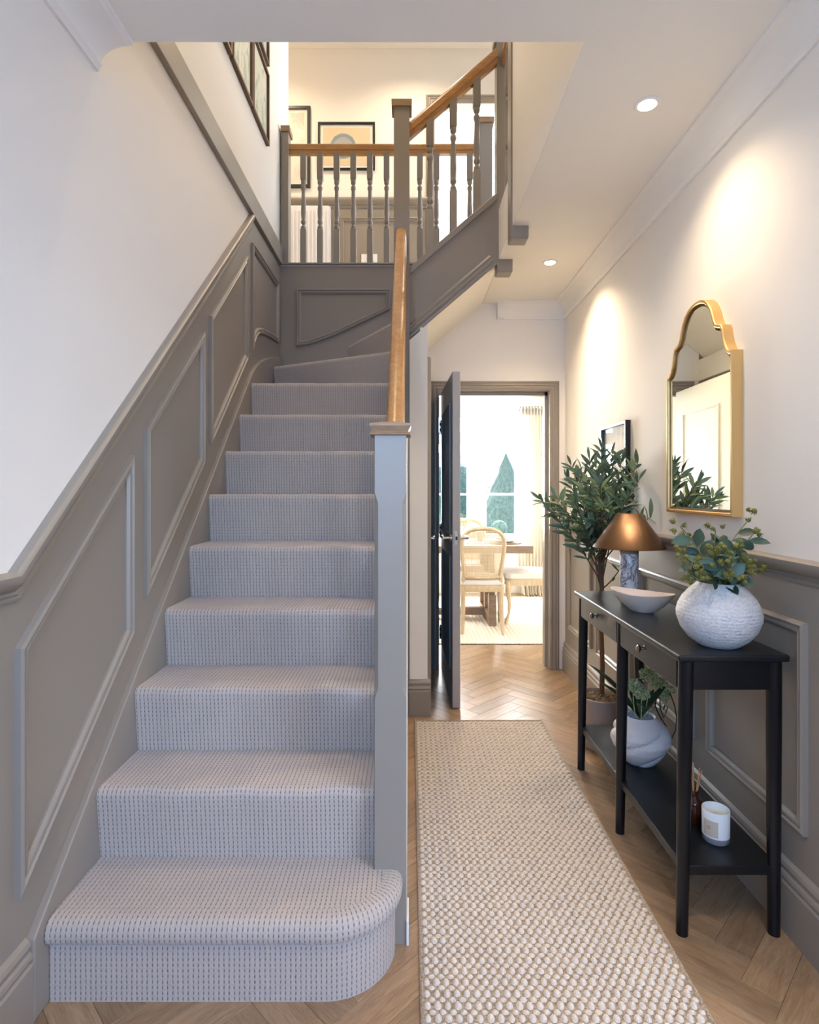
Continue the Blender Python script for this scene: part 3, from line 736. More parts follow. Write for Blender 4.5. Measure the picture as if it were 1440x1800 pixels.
bq = thing('leafy_bouquet', (VC[0], VC[1], TZ+.17), 'bouquet of blue-green leaves and green seed heads in the round white vase', 'bouquet')
eb = W[bq.name]; r_ = random.Random(11)
tips = [(1196, 925, 1.72), (1215, 945, 1.80), (1258, 932, 1.76), (1270, 945, 1.82), (1318, 912, 1.76), (1332, 930, 1.74), (1300, 950, 1.70), (1198, 975, 1.70), (1222, 985, 1.66), (1322, 985, 1.70), (1335, 1000, 1.74), (1250, 962, 1.66), (1282, 968, 1.65), (1240, 1005, 1.64), (1290, 1005, 1.64), (1212, 1012, 1.70), (1265, 985, 1.64), (1308, 1012, 1.66)]
eme = leaf_mesh('leaf', EUC, .30, .25, .12); b = B(); buds = []; leaves = []
for u, v, Y in tips:
    tip = at(u, v, Y); base = Vector((VC[0]+r_.uniform(-.03, .03), VC[1]+r_.uniform(-.03, .03), TZ+.175))
    pts = curve3(base, Vector((base.x*.6+tip.x*.4, base.y*.6+tip.y*.4, base.z*.4+tip.z*.6)), tip)
    b.tube(pts, [.0028]*4+[.002]*5, 6)
    n = 5 if v < 960 else 4
    for i in range(n):
        t = .35+.6*i/n; p = pts[min(8, int(t*8))]; dirv = (tip-base).normalized(); side = rv(r_); side = (side-dirv*side.dot(dirv)).normalized()
        d = (dirv*.5+side*.9); leaves.append((p, d, rv(r_)*.6+Vector((0, -.6, .6)), r_.uniform(.044, .062)))
    for i in range(3 if v < 960 else 5):
        buds.append((tip+rv(r_)*(.010 if i == 0 else .024)+Vector((0, 0, .004)), r_.uniform(.0065, .009)))
obj('stem', b, STEM, bq, smooth=True, kind=None)
for p, d, up, s in leaves: inst('leaf', eme, bq, orient(p-eb, d, up, s))
bb = B(); ico = []
bb.lathe([(.05, -.9), (.7, -.6), (1, -.1), (.8, .5), (.05, .8)], (0, 0, 0), 7)
for q in range(9):
    a = 2*PI*q/9; c, s = math.cos(a), math.sin(a)
    bb.add([(c*.9-s*.25, s*.9+c*.25, .2), (c*.9+s*.25, s*.9-c*.25, .2), (c*1.35, s*1.35, 1.25), (c*.6, s*.6, .35)], [(0, 1, 2), (1, 3, 2), (3, 0, 2)])
bme = mesh_of(bb, 'seed_bud', BUD, False)
for p, s in buds: inst('seed_bud', bme, bq, orient(p-eb, rv(r_), rv(r_), s))

# ------------------------------------------------------------------ bowl
BC = Vector((.895, 2.235, TZ)); bd = Vector((.171, -.171, 0)).normalized(); bp = Vector((-bd.y, bd.x, 0)); b = B(); n = 36
def boat(f, z, lift):
    out = []
    for q in range(n):
        a = 2*PI*q/n; c, s = math.cos(a), math.sin(a); L_ = .124*f*(abs(c)**1.0)*(1 if c > 0 else -1); ww = .070*f*s*(1-.22*abs(c))
        out.append(BC+bd*L_+bp*ww+Vector((0, 0, z+lift*c*c)))
    return out
b.rings([boat(.02, 0, 0), boat(.34, 0, 0), boat(.38, .003, 0), boat(.70, .028, .002), boat(.93, .058, .006), boat(1.0, .068, .010), boat(.985, .071, .010), boat(.93, .063, .008), boat(.66, .034, .002), boat(.3, .014, 0), boat(.02, .012, 0)])
obj('bowl', b, BOWL, None, BC, smooth=True, label='shallow boat-shaped pale bowl on the black console', cat='bowl')

# ------------------------------------------------------------------ table lamp
LC = (.935, 2.47, TZ)
tl = thing('table_lamp', LC, 'table lamp with conical bronze shade and veined marble cylinder base', 'lamp')
obj('base', B().lathe([(.001, 0), (.037, 0), (.038, .002), (.038, .196), (.037, .198), (.001, .198)], LC, 36), MARBLE, tl, smooth=True)
obj('collar', B().lathe([(.001, .198), (.0382, .198), (.0382, .214), (.001, .215)], LC, 36), M('collar_stone', '8E8A84', .5).m, tl, smooth=True)
obj('lamp_stem', B().lathe([(.001, .214), (.009, .214), (.009, .24), (.004, .245), (.004, .30), (.001, .30)], LC, 14), DARKM, tl, smooth=True)
obj('lamp_shade', B().lathe([(.148, .224), (.0495, .366), (.047, .368), (.006, .368), (.006, .366), (.046, .365), (.146, .222)], LC, 48), BRASS, tl, smooth=True)

# ------------------------------------------------------------------ lower shelf things
SC_ = (.915, 2.30, .20)
def flute(t, z):
    k = min(1, max(0, (.18-z)/.03)); ph = 3*t-z*11
    return 1-.13*k*(1-abs(math.sin(PI*ph)))**2.2+.013*k*math.sin(2*PI*(54*t-z*90))
SP = [(.05, 0), (.058, .006), (.078, .03), (.100, .06), (.112, .09), (.112, .115), (.100, .14), (.08, .16), (.064, .175), (.058, .184)]
SP = [(a[0]+(c[0]-a[0])*q/6, a[1]+(c[1]-a[1])*q/6) for a, c in zip(SP, SP[1:]) for q in range(6)]
obj('swirl_vase', B().lathe([(.001, 0)]+SP+[(.056, .186), (.05, .18), (.06, .15), (.07, .10), (.05, .02), (.001, .014)], SC_, 324, flute), SWIRL, None, SC_, smooth=True,
    label='matt white vase with swirling fluted ridges on the console shelf', cat='vase')
fa = thing('flower_arrangement', (SC_[0], SC_[1], .38), 'green flower heads with dark strap leaves and curling tendrils in the swirl vase', 'flowers')
fb = W[fa.name]; r_ = random.Random(5)
for u, v, Y, s in ((1113, 1205, 2.24, .034), (1140, 1187, 2.30, .036), (1128, 1218, 2.20, .030), (1158, 1200, 2.36, .030), (1168, 1222, 2.36, .022), (1178, 1212, 2.36, .018)):
    c = at(u, v, Y); b = B()
    for q in range(190):
        d = rv(r_); p = c+Vector((d.x*s, d.y*s, d.z*s*.75))*r_.uniform(.55, 1.05); k = r_.uniform(.0035, .0065)
        b.add([p+Vector((k, 0, 0)), p+Vector((-k, 0, 0)), p+Vector((0, k, 0)), p+Vector((0, -k, 0)), p+Vector((0, 0, k)), p+Vector((0, 0, -k))],
              [(0, 2, 4), (2, 1, 4), (1, 3, 4), (3, 0, 4), (2, 0, 5), (1, 2, 5), (3, 1, 5), (0, 3, 5)])
    b.tube(curve3((SC_[0], SC_[1], .37), (c.x, c.y, .38), c), .002, 5)
    obj('flower_head', b, FLOWER, fa)
ome = leaf_mesh('strap_leaf', ORCH, .12, .3, .3, 8)
for u, v, Y, wd in ((1042, 1169, 2.5, 1), (1060, 1200, 2.42, 1), (1105, 1190, 2.45, 1), (1145, 1235, 2.2, 1.2), (1172, 1205, 2.32, 1.1), (1130, 1230, 2.16, 1.2), (1098, 1228, 2.28, 1.1), (1150, 1215, 2.34, 1.3), (1110, 1215, 2.42, 1.1), (1136, 1222, 2.42, 1.2)):
    tip = at(u, v, Y); base = Vector((SC_[0], SC_[1], .372)); d = tip-base; L_ = d.length
    m = orient(base-fb, d+Vector((0, 0, L_*.25)), (0, -.4, 1), L_*1.08) @ Matrix.Diagonal((wd*.09/L_ if L_ > .16 else wd*.7, 1, 1, 1))
    inst('strap_leaf', ome, fa, m)
b = B()
for path in ([(1150, 1235), (1158, 1255), (1166, 1268), (1174, 1283), (1176, 1294), (1168, 1300), (1170, 1290)], [(1178, 1218), (1186, 1240), (1190, 1262), (1188, 1284), (1180, 1300), (1170, 1302), (1166, 1294)],
             [(1160, 1225), (1161, 1245), (1167, 1262), (1172, 1250), (1174, 1243), (1169, 1240), (1167, 1248)], [(1155, 1225), (1152, 1240), (1158, 1256), (1164, 1266)]):
    b.tube([at(u, v, 2.30) for u, v in path], .0022, 6)
obj('tendril', b, VINE, fa, smooth=True)

DC = (.925, 1.885, .20)
rd = thing('reed_diffuser', DC, 'amber glass reed diffuser bottle with wooden sticks on the console shelf', 'diffuser')
obj('bottle', B().lathe([(.001, 0), (.027, 0), (.029, .003), (.029, .062), (.026, .072), (.015, .082), (.013, .086), (.013, .097), (.015, .098), (.015, .104), (.011, .104), (.010, .085), (.025, .066), (.026, .008), (.001, .006)], DC, 28), AMBER, rd, smooth=True)
for q in range(7):
    a = 2*PI*q/7+.4; obj('reed', B().tube([(DC[0]+.008*math.cos(a+PI), DC[1]+.008*math.sin(a+PI), .215), (DC[0]+.024*math.cos(a), DC[1]+.02*math.sin(a), .372+.012*math.sin(q*2.1))], .0019, 6), REED, rd)
CC = (.945, 1.79, .20)
cd = thing('candle', CC, 'white candle in a thick clear glass tumbler with a small beige label', 'candle')
obj('glass_base', B().lathe([(.001, 0), (.036, 0), (.0385, .003), (.039, .018), (.001, .018)], CC, 32), CGLASS, cd, smooth=True)
obj('tumbler', B().lathe([(.001, .0185), (.039, .0185), (.0395, .095), (.0385, .097), (.0365, .095), (.036, .074), (.001, .074)], CC, 32), WAX, cd, smooth=True)
obj('wax', B().lathe([(.001, .0745), (.0355, .0745), (.0355, .0765), (.001, .0755)], CC, 28), CREAMWAX, cd, smooth=True)
obj('wick', B().tube([(CC[0], CC[1], .275), (CC[0]+.001, CC[1], .286)], .001, 5), CREAMWAX, cd)
lb = B(); vs = []; fs = []
for i in range(9):
    a = math.radians(188+i*8); vs += [(CC[0]+.0399*math.cos(a), CC[1]+.0399*math.sin(a), CC[2]+.024), (CC[0]+.0399*math.cos(a), CC[1]+.0399*math.sin(a), CC[2]+.072)]
for i in range(8): fs.append((2*i, 2*i+2, 2*i+3, 2*i+1))
obj('paper_label', lb.add(vs, fs), LABEL, cd, smooth=True)
b = B()
for z, a0, a1 in ((.052, 206, 222), (.046, 208, 220)):
    b.add([(CC[0]+.0402*math.cos(math.radians(a)), CC[1]+.0402*math.sin(math.radians(a)), CC[2]+zz) for a in (a0, (a0+a1)/2, a1) for zz in (z, z+.002)], [(0, 2, 3, 1), (2, 4, 5, 3)])
obj('label_print', b, INK, cd)

# ------------------------------------------------------------------ mirror
mr = thing('wall_mirror', (XR, 2.172, 1.2), 'gold-framed mirror with a stepped arched top on the right wall', 'mirror')
half = [(1, 1.2), (1, 1.733), (.94, 1.735), (.87, 1.748), (.80, 1.778), (.76, 1.808), (.745, 1.825), (.72, 1.836), (.64, 1.842), (.56, 1.850), (.50, 1.872), (.465, 1.895), (.41, 1.920), (.33, 1.942), (.24, 1.957), (.12, 1.966), (0, 1.968)]
hwid = .234
# near side is smaller Y; walk counter-clockwise seen from -X
pts = [(2.172-hwid*s, z) for s, z in half] + [(2.172+hwid*s, z) for s, z in half[::-1][1:]]
def inset(p, d):
    n = len(p); out = []
    for i in range(n):
        a, c, e = Vector(p[i-1]), Vector(p[i]), Vector(p[(i+1) % n]); t0 = (c-a).normalized(); t1 = (e-c).normalized()
        n0 = Vector((t0.y, -t0.x)); n1_ = Vector((t1.y, -t1.x)); m_ = (n0+n1_)/max(.4, 1+n0.dot(n1_)); out.append(tuple(c+m_*d))
    return out
P3 = [(XR, y, z) for y, z in pts]
fpro = [(0, 0), (0, .034), (.003, .037), (.010, .037), (.013, .034), (.013, 0)]
obj('frame', B().sweep(P3[::-1], (-1, 0, 0), fpro, True), GOLD, mr, smooth=True)
ins = inset(pts, .010)
obj('mirror_glass', B().prism(ins, 'x', XR-.026, XR-.004), MIRROR, mr)

# black-framed picture on the right wall
def framed(name, loc, plane, a0, a1, z0, z1, fw, dep, fmat, artmat, label, group=None, mount=.04, c=0, gl=True):
    t = thing(name, loc, label, 'picture', group)
    if plane == 'y': P = [(a0, c, z0), (a1, c, z0), (a1, c, z1), (a0, c, z1)]; N = (0, -1, 0)
    elif plane == 'x+': P = [(c, a0, z0), (c, a1, z0), (c, a1, z1), (c, a0, z1)]; N = (1, 0, 0)
    else: P = [(c, a1, z0), (c, a0, z0), (c, a0, z1), (c, a1, z1)]; N = (-1, 0, 0)
    obj('frame', B().sweep(P, N, [(0, 0), (0, dep), (fw, dep), (fw, 0)], True), fmat, t, bevel=.001)
    def slab(m, d0, d1):
        if plane == 'y': return B().box(a0+m, a1-m, c-d1, c-d0, z0+m, z1-m)
        s = 1 if plane == 'x+' else -1
        x = sorted((c+s*d0, c+s*d1)); return B().box(x[0], x[1], a0+m, a1-m, z0+m, z1-m)
    obj('mount', slab(fw*.9, .002, .006), MAT, t)
    ar = slab(fw+mount, .006, .0075); obj('print', ar, artmat, t)
    if gl: obj('picture_glass', slab(fw*.9, .010, .0115), PICGLASS, t)
    return t
framed('framed_print', (XR, 3.1, 1.13), 'x-', 2.905, 3.29, 1.13, 1.628, .016, .026, BFRAME, ARTP, 'black-framed picture on the right wall behind the olive tree', c=XR)
framed('framed_print', (-.58, YU, 4.23), 'y', -.845, -.3185, 4.228, 4.668, .018, .02, BFRAME, ARTRING, 'black-framed print of a blue-grey ring on the landing wall', mount=.026, c=YU)
framed('framed_print', (-1.2, YU, 4.07), 'y', -1.50, -.916, 4.065, 4.818, .028, .02, BFRAME, ARTP, 'large black-framed pale picture at the landing wall corner', mount=.03, c=YU)
G = 'walnut-framed prints on the stairwell wall'
framed('framed_print', (XL, 3.56, 3.5), 'x+', 3.372, 3.75, 3.495, 3.955, .018, .022, WFRAME, ARTG, 'walnut-framed botanical print hanging lowest and furthest up the stairwell wall', G, .02, XL, False)
framed('framed_print', (XL, 3.17, 3.5), 'x+', 2.98, 3.36, 3.495, 3.955, .018, .022, WFRAME, ARTG, 'walnut-framed botanical print just left of the fully visible one', G, .02, XL, False)
framed('framed_print', (XL, 3.56, 4.0), 'x+', 3.372, 3.75, 4.010, 4.47, .018, .022, WFRAME, ARTG, 'walnut-framed print hanging directly above the fully visible botanical print', G, .02, XL, False)
framed('framed_print', (XL, 2.77, 3.5), 'x+', 2.58, 2.962, 3.495, 3.955, .018, .022, WFRAME, ARTG, 'walnut-framed print showing only its lower corner beneath the ceiling edge', G, .02, XL, False)

# ------------------------------------------------------------------ olive tree
OC = Vector((.960, 2.90, 0))
ot = thing('olive_tree', OC, 'slender potted olive tree standing behind the far end of the console', 'potted tree')
obj('pot', B().lathe([(.001, 0), (.088, 0), (.094, .006), (.108, .235), (.109, .25), (.104, .252), (.102, .245), (.10, .22), (.001, .22)], OC, 40), POT, ot, smooth=True)
r_ = random.Random(21); b = B()
for q in range(420):
    a = r_.uniform(0, 2*PI); d = .098*math.sqrt(r_.random()); p = OC+Vector((d*math.cos(a), d*math.sin(a), .232+.02*(1-d/.1)+r_.uniform(-.006, .008)))
    dv = rv(r_); dv.z *= .4; e = rv(r_)*.006; b.tube([p-dv*.014, p+e, p+dv*.014], [.0012, .002, .001], 4)
b.lathe([(.001, .22), (.101, .22), (.098, .232), (.001, .246)], OC, 24)
obj('moss', b, MOSS, ot, kind='stuff')
trunk = [OC+Vector(p) for p in ((0, 0, .22), (.004, -.002, .4), (-.002, 0, .6), (.002, .002, .78), (-.004, 0, .90))]
b = B().tube(trunk, [.013, .012, .011, .011, .014], 9)
top = trunk[-1]; lme = leaf_mesh('leaf', OLIVE, .115, .3, .18); lv = []
tips = [(950, 878, 2.88), (1058, 785, 2.9), (1076, 800, 2.86), (1003, 816, 2.95), (1122, 812, 2.75), (1124, 843, 2.68), (998, 842, 3.0), (1146, 908, 2.58), (1094, 806, 2.82), (1036, 806, 2.95), (978, 872, 2.78), (1086, 850, 2.68), (1026, 848, 2.72), (1056, 848, 2.62), (1106, 872, 2.62), (1010, 880, 2.68), (968, 898, 2.85), (1062, 890, 2.62), (1036, 900, 3.05), (1080, 905, 2.95), (1022, 826, 2.82), (1048, 820, 2.80), (1104, 838, 2.88), (990, 895, 2.98), (1066, 830, 2.98), (1040, 870, 2.66), (1018, 915, 2.78), (1088, 885, 2.78)]
for u, v, Y in tips:
    tip = at(u, v, Y); start = trunk[4] if r_.random() < .6 else trunk[3].lerp(trunk[4], r_.uniform(.2, 1))
    ctl = start.lerp(tip, .42)+Vector((0, 0, .05)); pts = curve3(start, ctl, tip, 10)
    b.tube(pts, [.0042-.0031*i/10 for i in range(11)], 5)
    L_ = (tip-start).length; n = int(L_/.0135)
    for i in range(n):
        t = .30+.70*i/n; k = t*10; q = int(min(9, k)); p = pts[q].lerp(pts[q+1], k-q); dirv = (pts[q+1]-pts[q]).normalized()
        side = rv(r_); side = (side-dirv*side.dot(dirv)).normalized()
        if p.x > 1.03 and side.x > 0: side.x *= -1
        lv.append((p, dirv*.75+side*.8+Vector((0, 0, .12)), rv(r_)*.5+Vector((0, -.5, .6)), r_.uniform(.060, .090)))
    lv.append((tip, pts[-1]-pts[-2], rv(r_), r_.uniform(.05, .07)))
for q in range(2):
    pts = curve3(trunk[3], trunk[3]+Vector(((.06, -.03)[q], -.02, .05)), trunk[3]+Vector(((.10, -.05)[q], -.05, .16)), 6); b.tube(pts, [.004-.0004*i for i in range(7)], 5)
    for i in range(3, 7): lv.append((pts[i], rv(r_)+Vector((0, 0, .4)), (0, -.5, .6), .055))
obj('trunk', b, BARK, ot, smooth=True)
lv = [l for l in lv if (Vector(l[0])+Vector(l[1]).normalized()*l[3]).x < XR-.012]
lv.sort(key=lambda l: l[0].y)
for p, d, up, s in lv[:300]: inst('leaf', lme, ot, orient(p-OC, d, up, s))
b = B()
for p, d, up, s in lv[300:]:
    m = orient(p, d, up, s); b.add([m @ q.co for q in lme.vertices], [tuple(f.vertices) for f in lme.polygons])
if b.v: obj('foliage', b, OLIVE, ot, smooth=True, kind='stuff')
b = B()
for u, v, Y in ((995, 881, 2.8), (1062, 905, 2.6), (1068, 912, 2.62), (1058, 915, 2.62), (1113, 872, 2.6), (1030, 900, 2.66)):
    p = at(u, v, Y); b.lathe([(.001, -.011), (.006, -.007), (.008, 0), (.006, .007), (.001, .011)], p, 8)
obj('olive', b, M('black_olive', '2A1C26', .35).m, ot, smooth=True)

# ------------------------------------------------------------------ landing fittings
rt = thing('radiator', (-1.1, 5.30, ZL), 'white panel radiator on the landing wall behind the spindles', 'radiator')
obj('panel', B().box(-1.45, -.735, 5.285, 5.30, 3.02, 3.865), RADW, rt, bevel=.006)
obj('top_grille', B().box(-1.45, -.735, 5.30, 5.345, 3.85, 3.87), RADW, rt, bevel=.004)
for i in range(20):
    x = -1.42+.035*i; obj('flute', B().box(x, x+.018, 5.276, 5.286, 3.06, 3.82), RADW, rt, bevel=.005)
obj('side_cover', B().box(-.735, -.722, 5.29, 5.35, 3.02, 3.86), RADW, rt, bevel=.003)
for i, (x0, lb_) in enumerate(((-.445, 'white double socket outlet behind the middle spindles on the landing wall'),)):
    t = thing('wall_socket', (x0+.08, YU-.004, 3.365), lb_, 'socket')
    obj('face_plate', B().box(x0, x0+.147, YU-.014, YU-.004, 3.365, 3.452), PLAST, t, bevel=.003)
    for dx in (.045, .105):
        obj('switch', B().box(x0+dx-.006, x0+dx+.006, YU-.017, YU-.013, 3.426, 3.440), PLAST, t, bevel=.001)
        obj('pin_hole', B().box(x0+dx-.002, x0+dx+.002, YU-.0145, YU-.0135, 3.400, 3.410).box(x0+dx-.012, x0+dx-.006, YU-.0145, YU-.0135, 3.382, 3.386).box(x0+dx+.006, x0+dx+.012, YU-.0145, YU-.0135, 3.382, 3.386), BFRAME, t)

# ------------------------------------------------------------------ dining room
YW = 7.15
struct('wall_dining_window', B().box(-1.6, -.42, YW, YW+.2, 0, 2.6).box(1.40, 2.2, YW, YW+.2, 0, 2.6).box(-.42, 1.40, YW, YW+.2, 0, .62).box(-.42, 1.40, YW, YW+.2, 2.27, 2.6), WHITE)
struct('wall_dining_side', B().box(-1.7, -1.6, YB+.12, YW+.2, 0, 2.6).box(2.1, 2.2, YB+.12, YW+.2, 0, 2.6).box(XR, 2.1, YB+.05, YB+.12, 0, 2.6).box(-1.6, XL, YB+.05, YB+.12, 0, 2.6), WALL)
struct('ceiling_dining', B().box(-1.7, 2.2, YB+.12, YW+.2, 2.57, 2.618), WHITE)
wn = struct('window_2', B().box(-.42, 1.40, YW+.04, YW+.11, 2.20, 2.27).box(-.42, 1.40, YW+.04, YW+.11, .62, .69).box(-.42, -.37, YW+.04, YW+.11, .69, 2.20).box(1.35, 1.40, YW+.04, YW+.11, .69, 2.20)
            .box(.757, .911, YW-.01, YW+.11, .69, 2.20).box(-.37, 1.35, YW+.04, YW+.11, 1.87, 1.95), WHITE, bevel=.004)
obj('sill', B().box(-.46, 1.44, YW-.05, YW+.02, .60, .63), WHITE, wn, bevel=.004)
for x0, x1 in ((-.37, .757), (.911, 1.35)):
    for z0, z1 in ((.69, 1.87), (1.95, 2.20)):
        f = obj('sash', B().box(x0+.002, x0+.042, YW+.045, YW+.085, z0, z1).box(x1-.042, x1-.002, YW+.045, YW+.085, z0, z1).box(x0+.042, x1-.042, YW+.045, YW+.085, z0, z0+.035).box(x0+.042, x1-.042, YW+.045, YW+.085, z1-.035, z1), WHITE, wn, bevel=.003)
        if z0 < 1: obj('glazing_bar', B().box(x0+.042, x1-.042, YW+.05, YW+.08, 1.203, 1.23), WHITE, f)
        obj('pane', B().box(x0+.04, x1-.04, YW+.062, YW+.066, z0+.033, z1-.033), GLASS, f)
cu = thing('curtain', (1.52, 7.03, 0), 'floor-length cream pleated curtain beside the dining room window', 'curtain')
b = B(); rows = []
for j, z in enumerate([.0, .03, .08, .3, .8, 1.4, 2.0, 2.20, 2.26]):
    row = []; amp = .035 if z > .1 else .06
    for i in range(161):
        t = i/160; x = 1.33+.42*t + (.03*math.sin(t*9) if z < .1 else 0); row.append((x, 7.03+amp*math.sin(t*2*PI*11+.5*math.sin(z))+(-.05*(1-z/.1) if z < .1 else 0), z+.02*(z < .01)*(1+math.sin(t*40))*.5))
    rows.append(row)
vs = [p for q in rows for p in q]; n = 161
b.add(vs, [(k*n+i, k*n+i+1, (k+1)*n+i+1, (k+1)*n+i) for k in range(len(rows)-1) for i in range(n-1)])
obj('drape', b, CURT, cu, smooth=True)
obj('heading_tape', B().add([(x, y-.004, z) for z in (2.18, 2.262) for x, y in [(1.33+.42*i/160, 7.03+.035*math.sin(i/160*2*PI*11+.5*math.sin(2.2))) for i in range(161)]], [(i, i+1, 162+i, 161+i) for i in range(160)]), LINEN, cu, smooth=True)
b = B()
for i in range(12): b.tube([(1.34+.036*i, 7.02, 2.26), (1.34+.036*i, 7.02, 2.285)], .004, 6)
obj('curtain_hook', b, DARKM, cu)
obj('curtain_track', B().box(1.28, 1.80, 7.01, 7.04, 2.283, 2.30), WHITE, cu)

dr = thing('dining_rug', (.5, 5.8, 0), 'cream ribbed wool rug under the dining table', 'rug')
obj('base_cloth', B().box(-.95, 1.9, 4.80, 6.85, .0003, .006), DRUG, dr)
b = B()
for i in range(79):
    x = -.93+.036*i; ring = []
    for y in (4.785, 4.80, 6.85): ring.append([(x+.0175*math.cos(PI*q/6), y, .004+(.004 if y < 4.79 else .010)*math.sin(PI*q/6)) for q in range(7)])
    b.rings(ring, False, False)
obj('rib', b, DRUG, dr, smooth=True, kind='stuff')

dt = thing('dining_table', (.12, 5.75, 0), 'weathered oak dining table on a trestle base in the room beyond', 'dining table')
obj('tabletop', B().box(-.95, 1.14, 5.335, 6.15, .690, .758), TABLEW, dt, bevel=.004)
for x in (.735, -.60):
    for y, z0 in ((5.375, .30), (5.72, .11), (6.03, .30)): obj('post', B().box(x+.005, x+.055, y, y+.06, z0, .69), TABLEW, dt, bevel=.003)
    obj('foot', B().box(x, x+.07, 5.365, 6.11, .012, .11).box(x, x+.07, 5.365, 5.45, .11, .30).box(x, x+.07, 6.02, 6.11, .11, .30), TABLEW, dt, bevel=.004)
obj('stretcher', B().box(-.53, .735, 5.70, 5.78, .045, .115), TABLEW, dt, bevel=.003)

# cane-backed chair, faces +Y
ch = thing('dining_chair', (0, 0, 0), 'pale cane-backed chair seen from behind, nearest the doorway', 'chair', 'cane-backed dining chairs')
def back_y(z): return -.225-.075*max(0, (z-.45))/.5
def back_w(z):
    t = (z-.49)/.445
    return .168+.036*math.sin(min(1, t/.72)*PI/2)
outl = []
for i in range(15):
    z = .50+.30*i/14; outl.append((back_w(z)-.016, z))
for i in range(1, 13):
    a = PI/2*i/12; outl.append(((back_w(.80)-.016)*math.cos(a)**.75, .80+.125*math.sin(a)**1.0))
outl = [(x, z) for x, z in outl]
loop = [(x, back_y(z), z) for x, z in outl] + [(-x, back_y(z), z) for x, z in outl[::-1][1:]] + [(-x, back_y(.50)+.0, .50-.012*math.cos(x/.15*PI/2)) for x in (.10, .05, 0, -.05, -.10)]
obj('back_frame', B().tube(loop, .021, 10, True, (1.0, .85), (0, 1, 0)), PALEW, ch, smooth=True)
b = B(); poly = [(x, z) for x, y, z in loop]
def span(z):
    xs = []
    for i in range(len(poly)):
        (x0, z0), (x1, z1) = poly[i], poly[(i+1) % len(poly)]
        if (z0-z)*(z1-z) < 0: xs.append(x0+(z-z0)*(x1-x0)/(z1-z0))
    return (min(xs), max(xs)) if len(xs) >= 2 else None
def vspan(x):
    zs = []
    for i in range(len(poly)):
        (x0, z0), (x1, z1) = poly[i], poly[(i+1) % len(poly)]
        if (x0-x)*(x1-x) < 0: zs.append(z0+(x-x0)*(z1-z0)/(x1-x0))
    return (min(zs), max(zs)) if len(zs) >= 2 else None
def strip(p, q, wv):
    p, q, wv = Vector(p), Vector(q), Vector(wv); d = Vector((0, .0016, 0))
    b.add([p-wv-d, p+wv-d, p+wv+d, p-wv+d, q-wv-d, q+wv-d, q+wv+d, q-wv+d], [(0, 1, 5, 4), (1, 2, 6, 5), (2, 3, 7, 6), (3, 0, 4, 7)])
z = .495
while z < .915:
    s_ = span(z)
    if s_: strip((s_[0], back_y(z), z), (s_[1], back_y(z), z), (0, 0, .0028))
    z += .0125
x = -.1875
while x < .19:
    s_ = vspan(x)
    if s_: strip((x, back_y(s_[0]), s_[0]), (x, back_y(s_[1]), s_[1]), (.0028, 0, 0))
    x += .0125
obj('cane_panel', b, CANE, ch)
def seat_ring(f, z):
    q = [(.185, -.235), (.215, -.10), (.235, .08), (.24, .18), (.20, .225), (.10, .238), (0, .242)]
    q = q + [(-x, y) for x, y in q[::-1][1:]] + [(-.10, -.24), (0, -.242), (.10, -.24)]
    return [(x*f, y*f, z) for x, y in q]
obj('seat_rail', B().rings([seat_ring(.95, .362), seat_ring(.985, .366), seat_ring(1.0, .385), seat_ring(1.0, .415), seat_ring(.97, .422)]), PALEW, ch, smooth=True)
obj('seat_cushion', B().rings([seat_ring(.96, .418), seat_ring(1.01, .43), seat_ring(1.015, .45), seat_ring(.97, .472), seat_ring(.8, .488), seat_ring(.4, .496), seat_ring(.05, .498)]), LINEN, ch, smooth=True)
for s_ in (-1, 1):
    obj('leg', B().tube([(s_*.178, -.262, .0), (s_*.172, -.240, .10), (s_*.168, -.222, .25), (s_*.168, -.215, .40), (s_*.162, -.228, .53)], [.016, .018, .021, .022, .019], 10), PALEW, ch, smooth=True)
    obj('leg', B().tube([(s_*.222, .215, .0), (s_*.225, .225, .012), (s_*.215, .195, .10), (s_*.212, .19, .2), (s_*.222, .205, .31), (s_*.215, .200, .40)], [.017, .018, .014, .018, .026, .024], 10), PALEW, ch, smooth=True)
ch.location = (.64, 5.33, .013)
c2 = copy_tree(ch); c2.location = (1.13, 5.67, .013); c2.rotation_euler = (0, 0, PI/2); c2['label'] = 'pale cane-backed chair seen side-on at the right end of the dining table'
c3 = copy_tree(ch); c3.location = (.635, 6.24, .013); c3.rotation_euler = (0, 0, PI); c3['label'] = 'pale cane-backed chair across the dining table, only its top showing'
pm = obj('placemat', B().lathe([(.001, 0), (.16, 0), (.165, .004), (.16, .008), (.001, .008)], (.92, 5.62, .758), 36), RATTAN, None, (.92, 5.62, .758), smooth=True, label='round woven brown placemat at the right end of the dining table', cat='placemat')
for i, (rr_, lb_) in enumerate(((.115, 'wide white dinner plate on the woven placemat'), (.085, 'smaller white bowl-plate stacked on the dinner plate'))):
    z = .766+i*.022; obj('plate', B().lathe([(.001, 0), (rr_*.6, 0), (rr_*.95, .018), (rr_, .026), (rr_*.97, .026), (rr_*.6, .008), (.001, .007)], (.91, 5.60, z), 32), PLATE, None, (.91, 5.60, z), smooth=True, label=lb_, cat='plate')
mg = thing('candle_cup', (.72, 5.95, .758), 'small pale cup standing behind the nearest dining chair back', 'cup')
obj('cup_body', B().lathe([(.001, 0), (.03, 0), (.034, .01), (.035, .09), (.032, .09), (.031, .012), (.001, .01)], (.72, 5.95, .758), 24), PLATE, mg, smooth=True)
jg = thing('glass_jug', (.50, 5.60, .758), 'white jug with a loop handle on the dining table', 'jug')
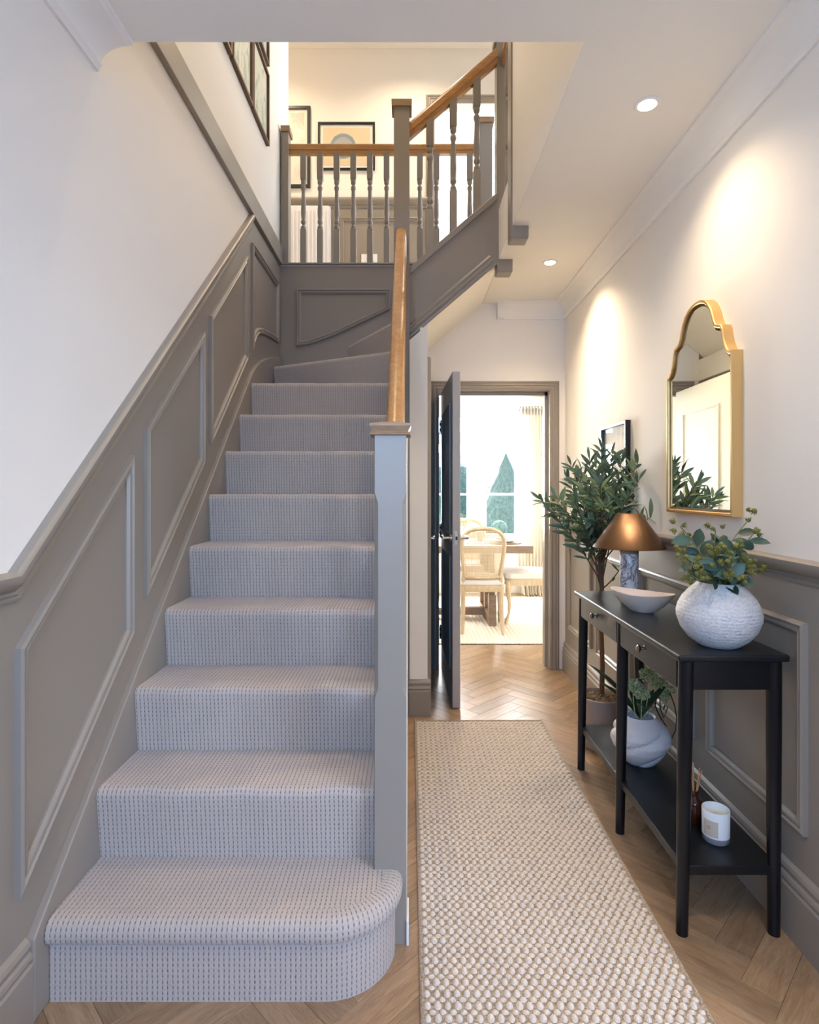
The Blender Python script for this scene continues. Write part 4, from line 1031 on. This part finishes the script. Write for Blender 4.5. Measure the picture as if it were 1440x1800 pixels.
obj('jug_body', B().lathe([(.001, 0), (.05, 0), (.065, .04), (.06, .09), (.045, .13), (.05, .16), (.046, .16), (.041, .13), (.055, .09), (.06, .04), (.001, .006)], (.47, 5.60, .758), 28), PLATE, jg, smooth=True)
obj('jug_handle', B().tube([(.515, 5.60, .90), (.555, 5.60, .915), (.58, 5.60, .88), (.57, 5.60, .83), (.53, 5.60, .80)], .006, 8), PLATE, jg, smooth=True)

# ------------------------------------------------------------------ garden
struct('ground_garden', B().box(-14, 16, 7.36, 30, -.25, -.15), LAWN)
def bush(name, c, prof, label, cat, n=40, seed=1):
    r2 = random.Random(seed); b = B(); rows = []
    for rad, z in prof:
        rows.append([(c[0]+(rad+r2.uniform(-.02, .02)*min(1, rad*8))*math.cos(2*PI*i/n), c[1]+(rad+r2.uniform(-.02, .02)*min(1, rad*8))*math.sin(2*PI*i/n), c[2]+z+r2.uniform(-.01, .01)) for i in range(n)])
    b.rings(rows)
    return obj(name, b, TOPI, None, c, label=label, cat=cat)
bush('clipped_yew', (1.83, 11, -.15), [(.55, 0), (.78, .1)]+[(.78*(1-i/16)+.01, .1+2.0*i/16) for i in range(1, 17)], 'tall clipped dark conical yew in the garden seen through the window', 'topiary')
tp = thing('box_ball', (1.42, 9.2, -.15), 'small clipped box ball on a stem outside the dining window', 'topiary')
b = B(); r2 = random.Random(4)
b.rings([[(1.42+(.13*math.cos(a)+r2.uniform(-.008, .008))*math.cos(2*PI*i/24), 9.2+(.13*math.cos(a)+r2.uniform(-.008, .008))*math.sin(2*PI*i/24), .66+.13*math.sin(a)) for i in range(24)] for a in [-1.5+3*k/10 for k in range(11)]])
obj('crown', b, TOPI, tp); obj('stem', B().tube([(1.42, 9.2, .1), (1.42, 9.2, .56)], .014, 8), BARK, tp)
obj('planter', B().lathe([(.001, 0), (.12, 0), (.16, .26), (.001, .26)], (1.42, 9.2, -.15), 24), POT, tp, smooth=True)
hs = thing('neighbour_house', (2.0, 20, -.15), 'pale brick neighbouring house with tiled roof beyond the garden', 'house')
obj('wall', B().box(-3, 6, 20, 24, -.15, 1.25), BRICK, hs)
b = B()
for i in range(9):
    y0 = 19.8+.22*i; z0 = 1.2+.16*i; b.add([(-3.2, y0, z0), (2.9, y0, z0), (2.9, y0+.26, z0+.17), (-3.2, y0+.26, z0+.17), (-3.2, y0, z0-.04), (2.9, y0, z0-.04)], [(0, 1, 2, 3), (4, 5, 1, 0)])
obj('roof', b, ROOFT, hs)
obj('gable', B().prism([(2.9, 1.2), (4.6, 1.2), (4.6, 3.2), (3.75, 3.0), (2.9, 2.4)], 'y', 19.7, 20), WHITE, hs)
bush('garden_shrub', (.92, 12.5, -.15), [(.3, 0), (.5, .3), (.55, .8), (.5, 1.4), (.3, 1.9), (.02, 2.1)], 'loose dark shrub behind the left half of the dining window', 'shrub', 30, 9)
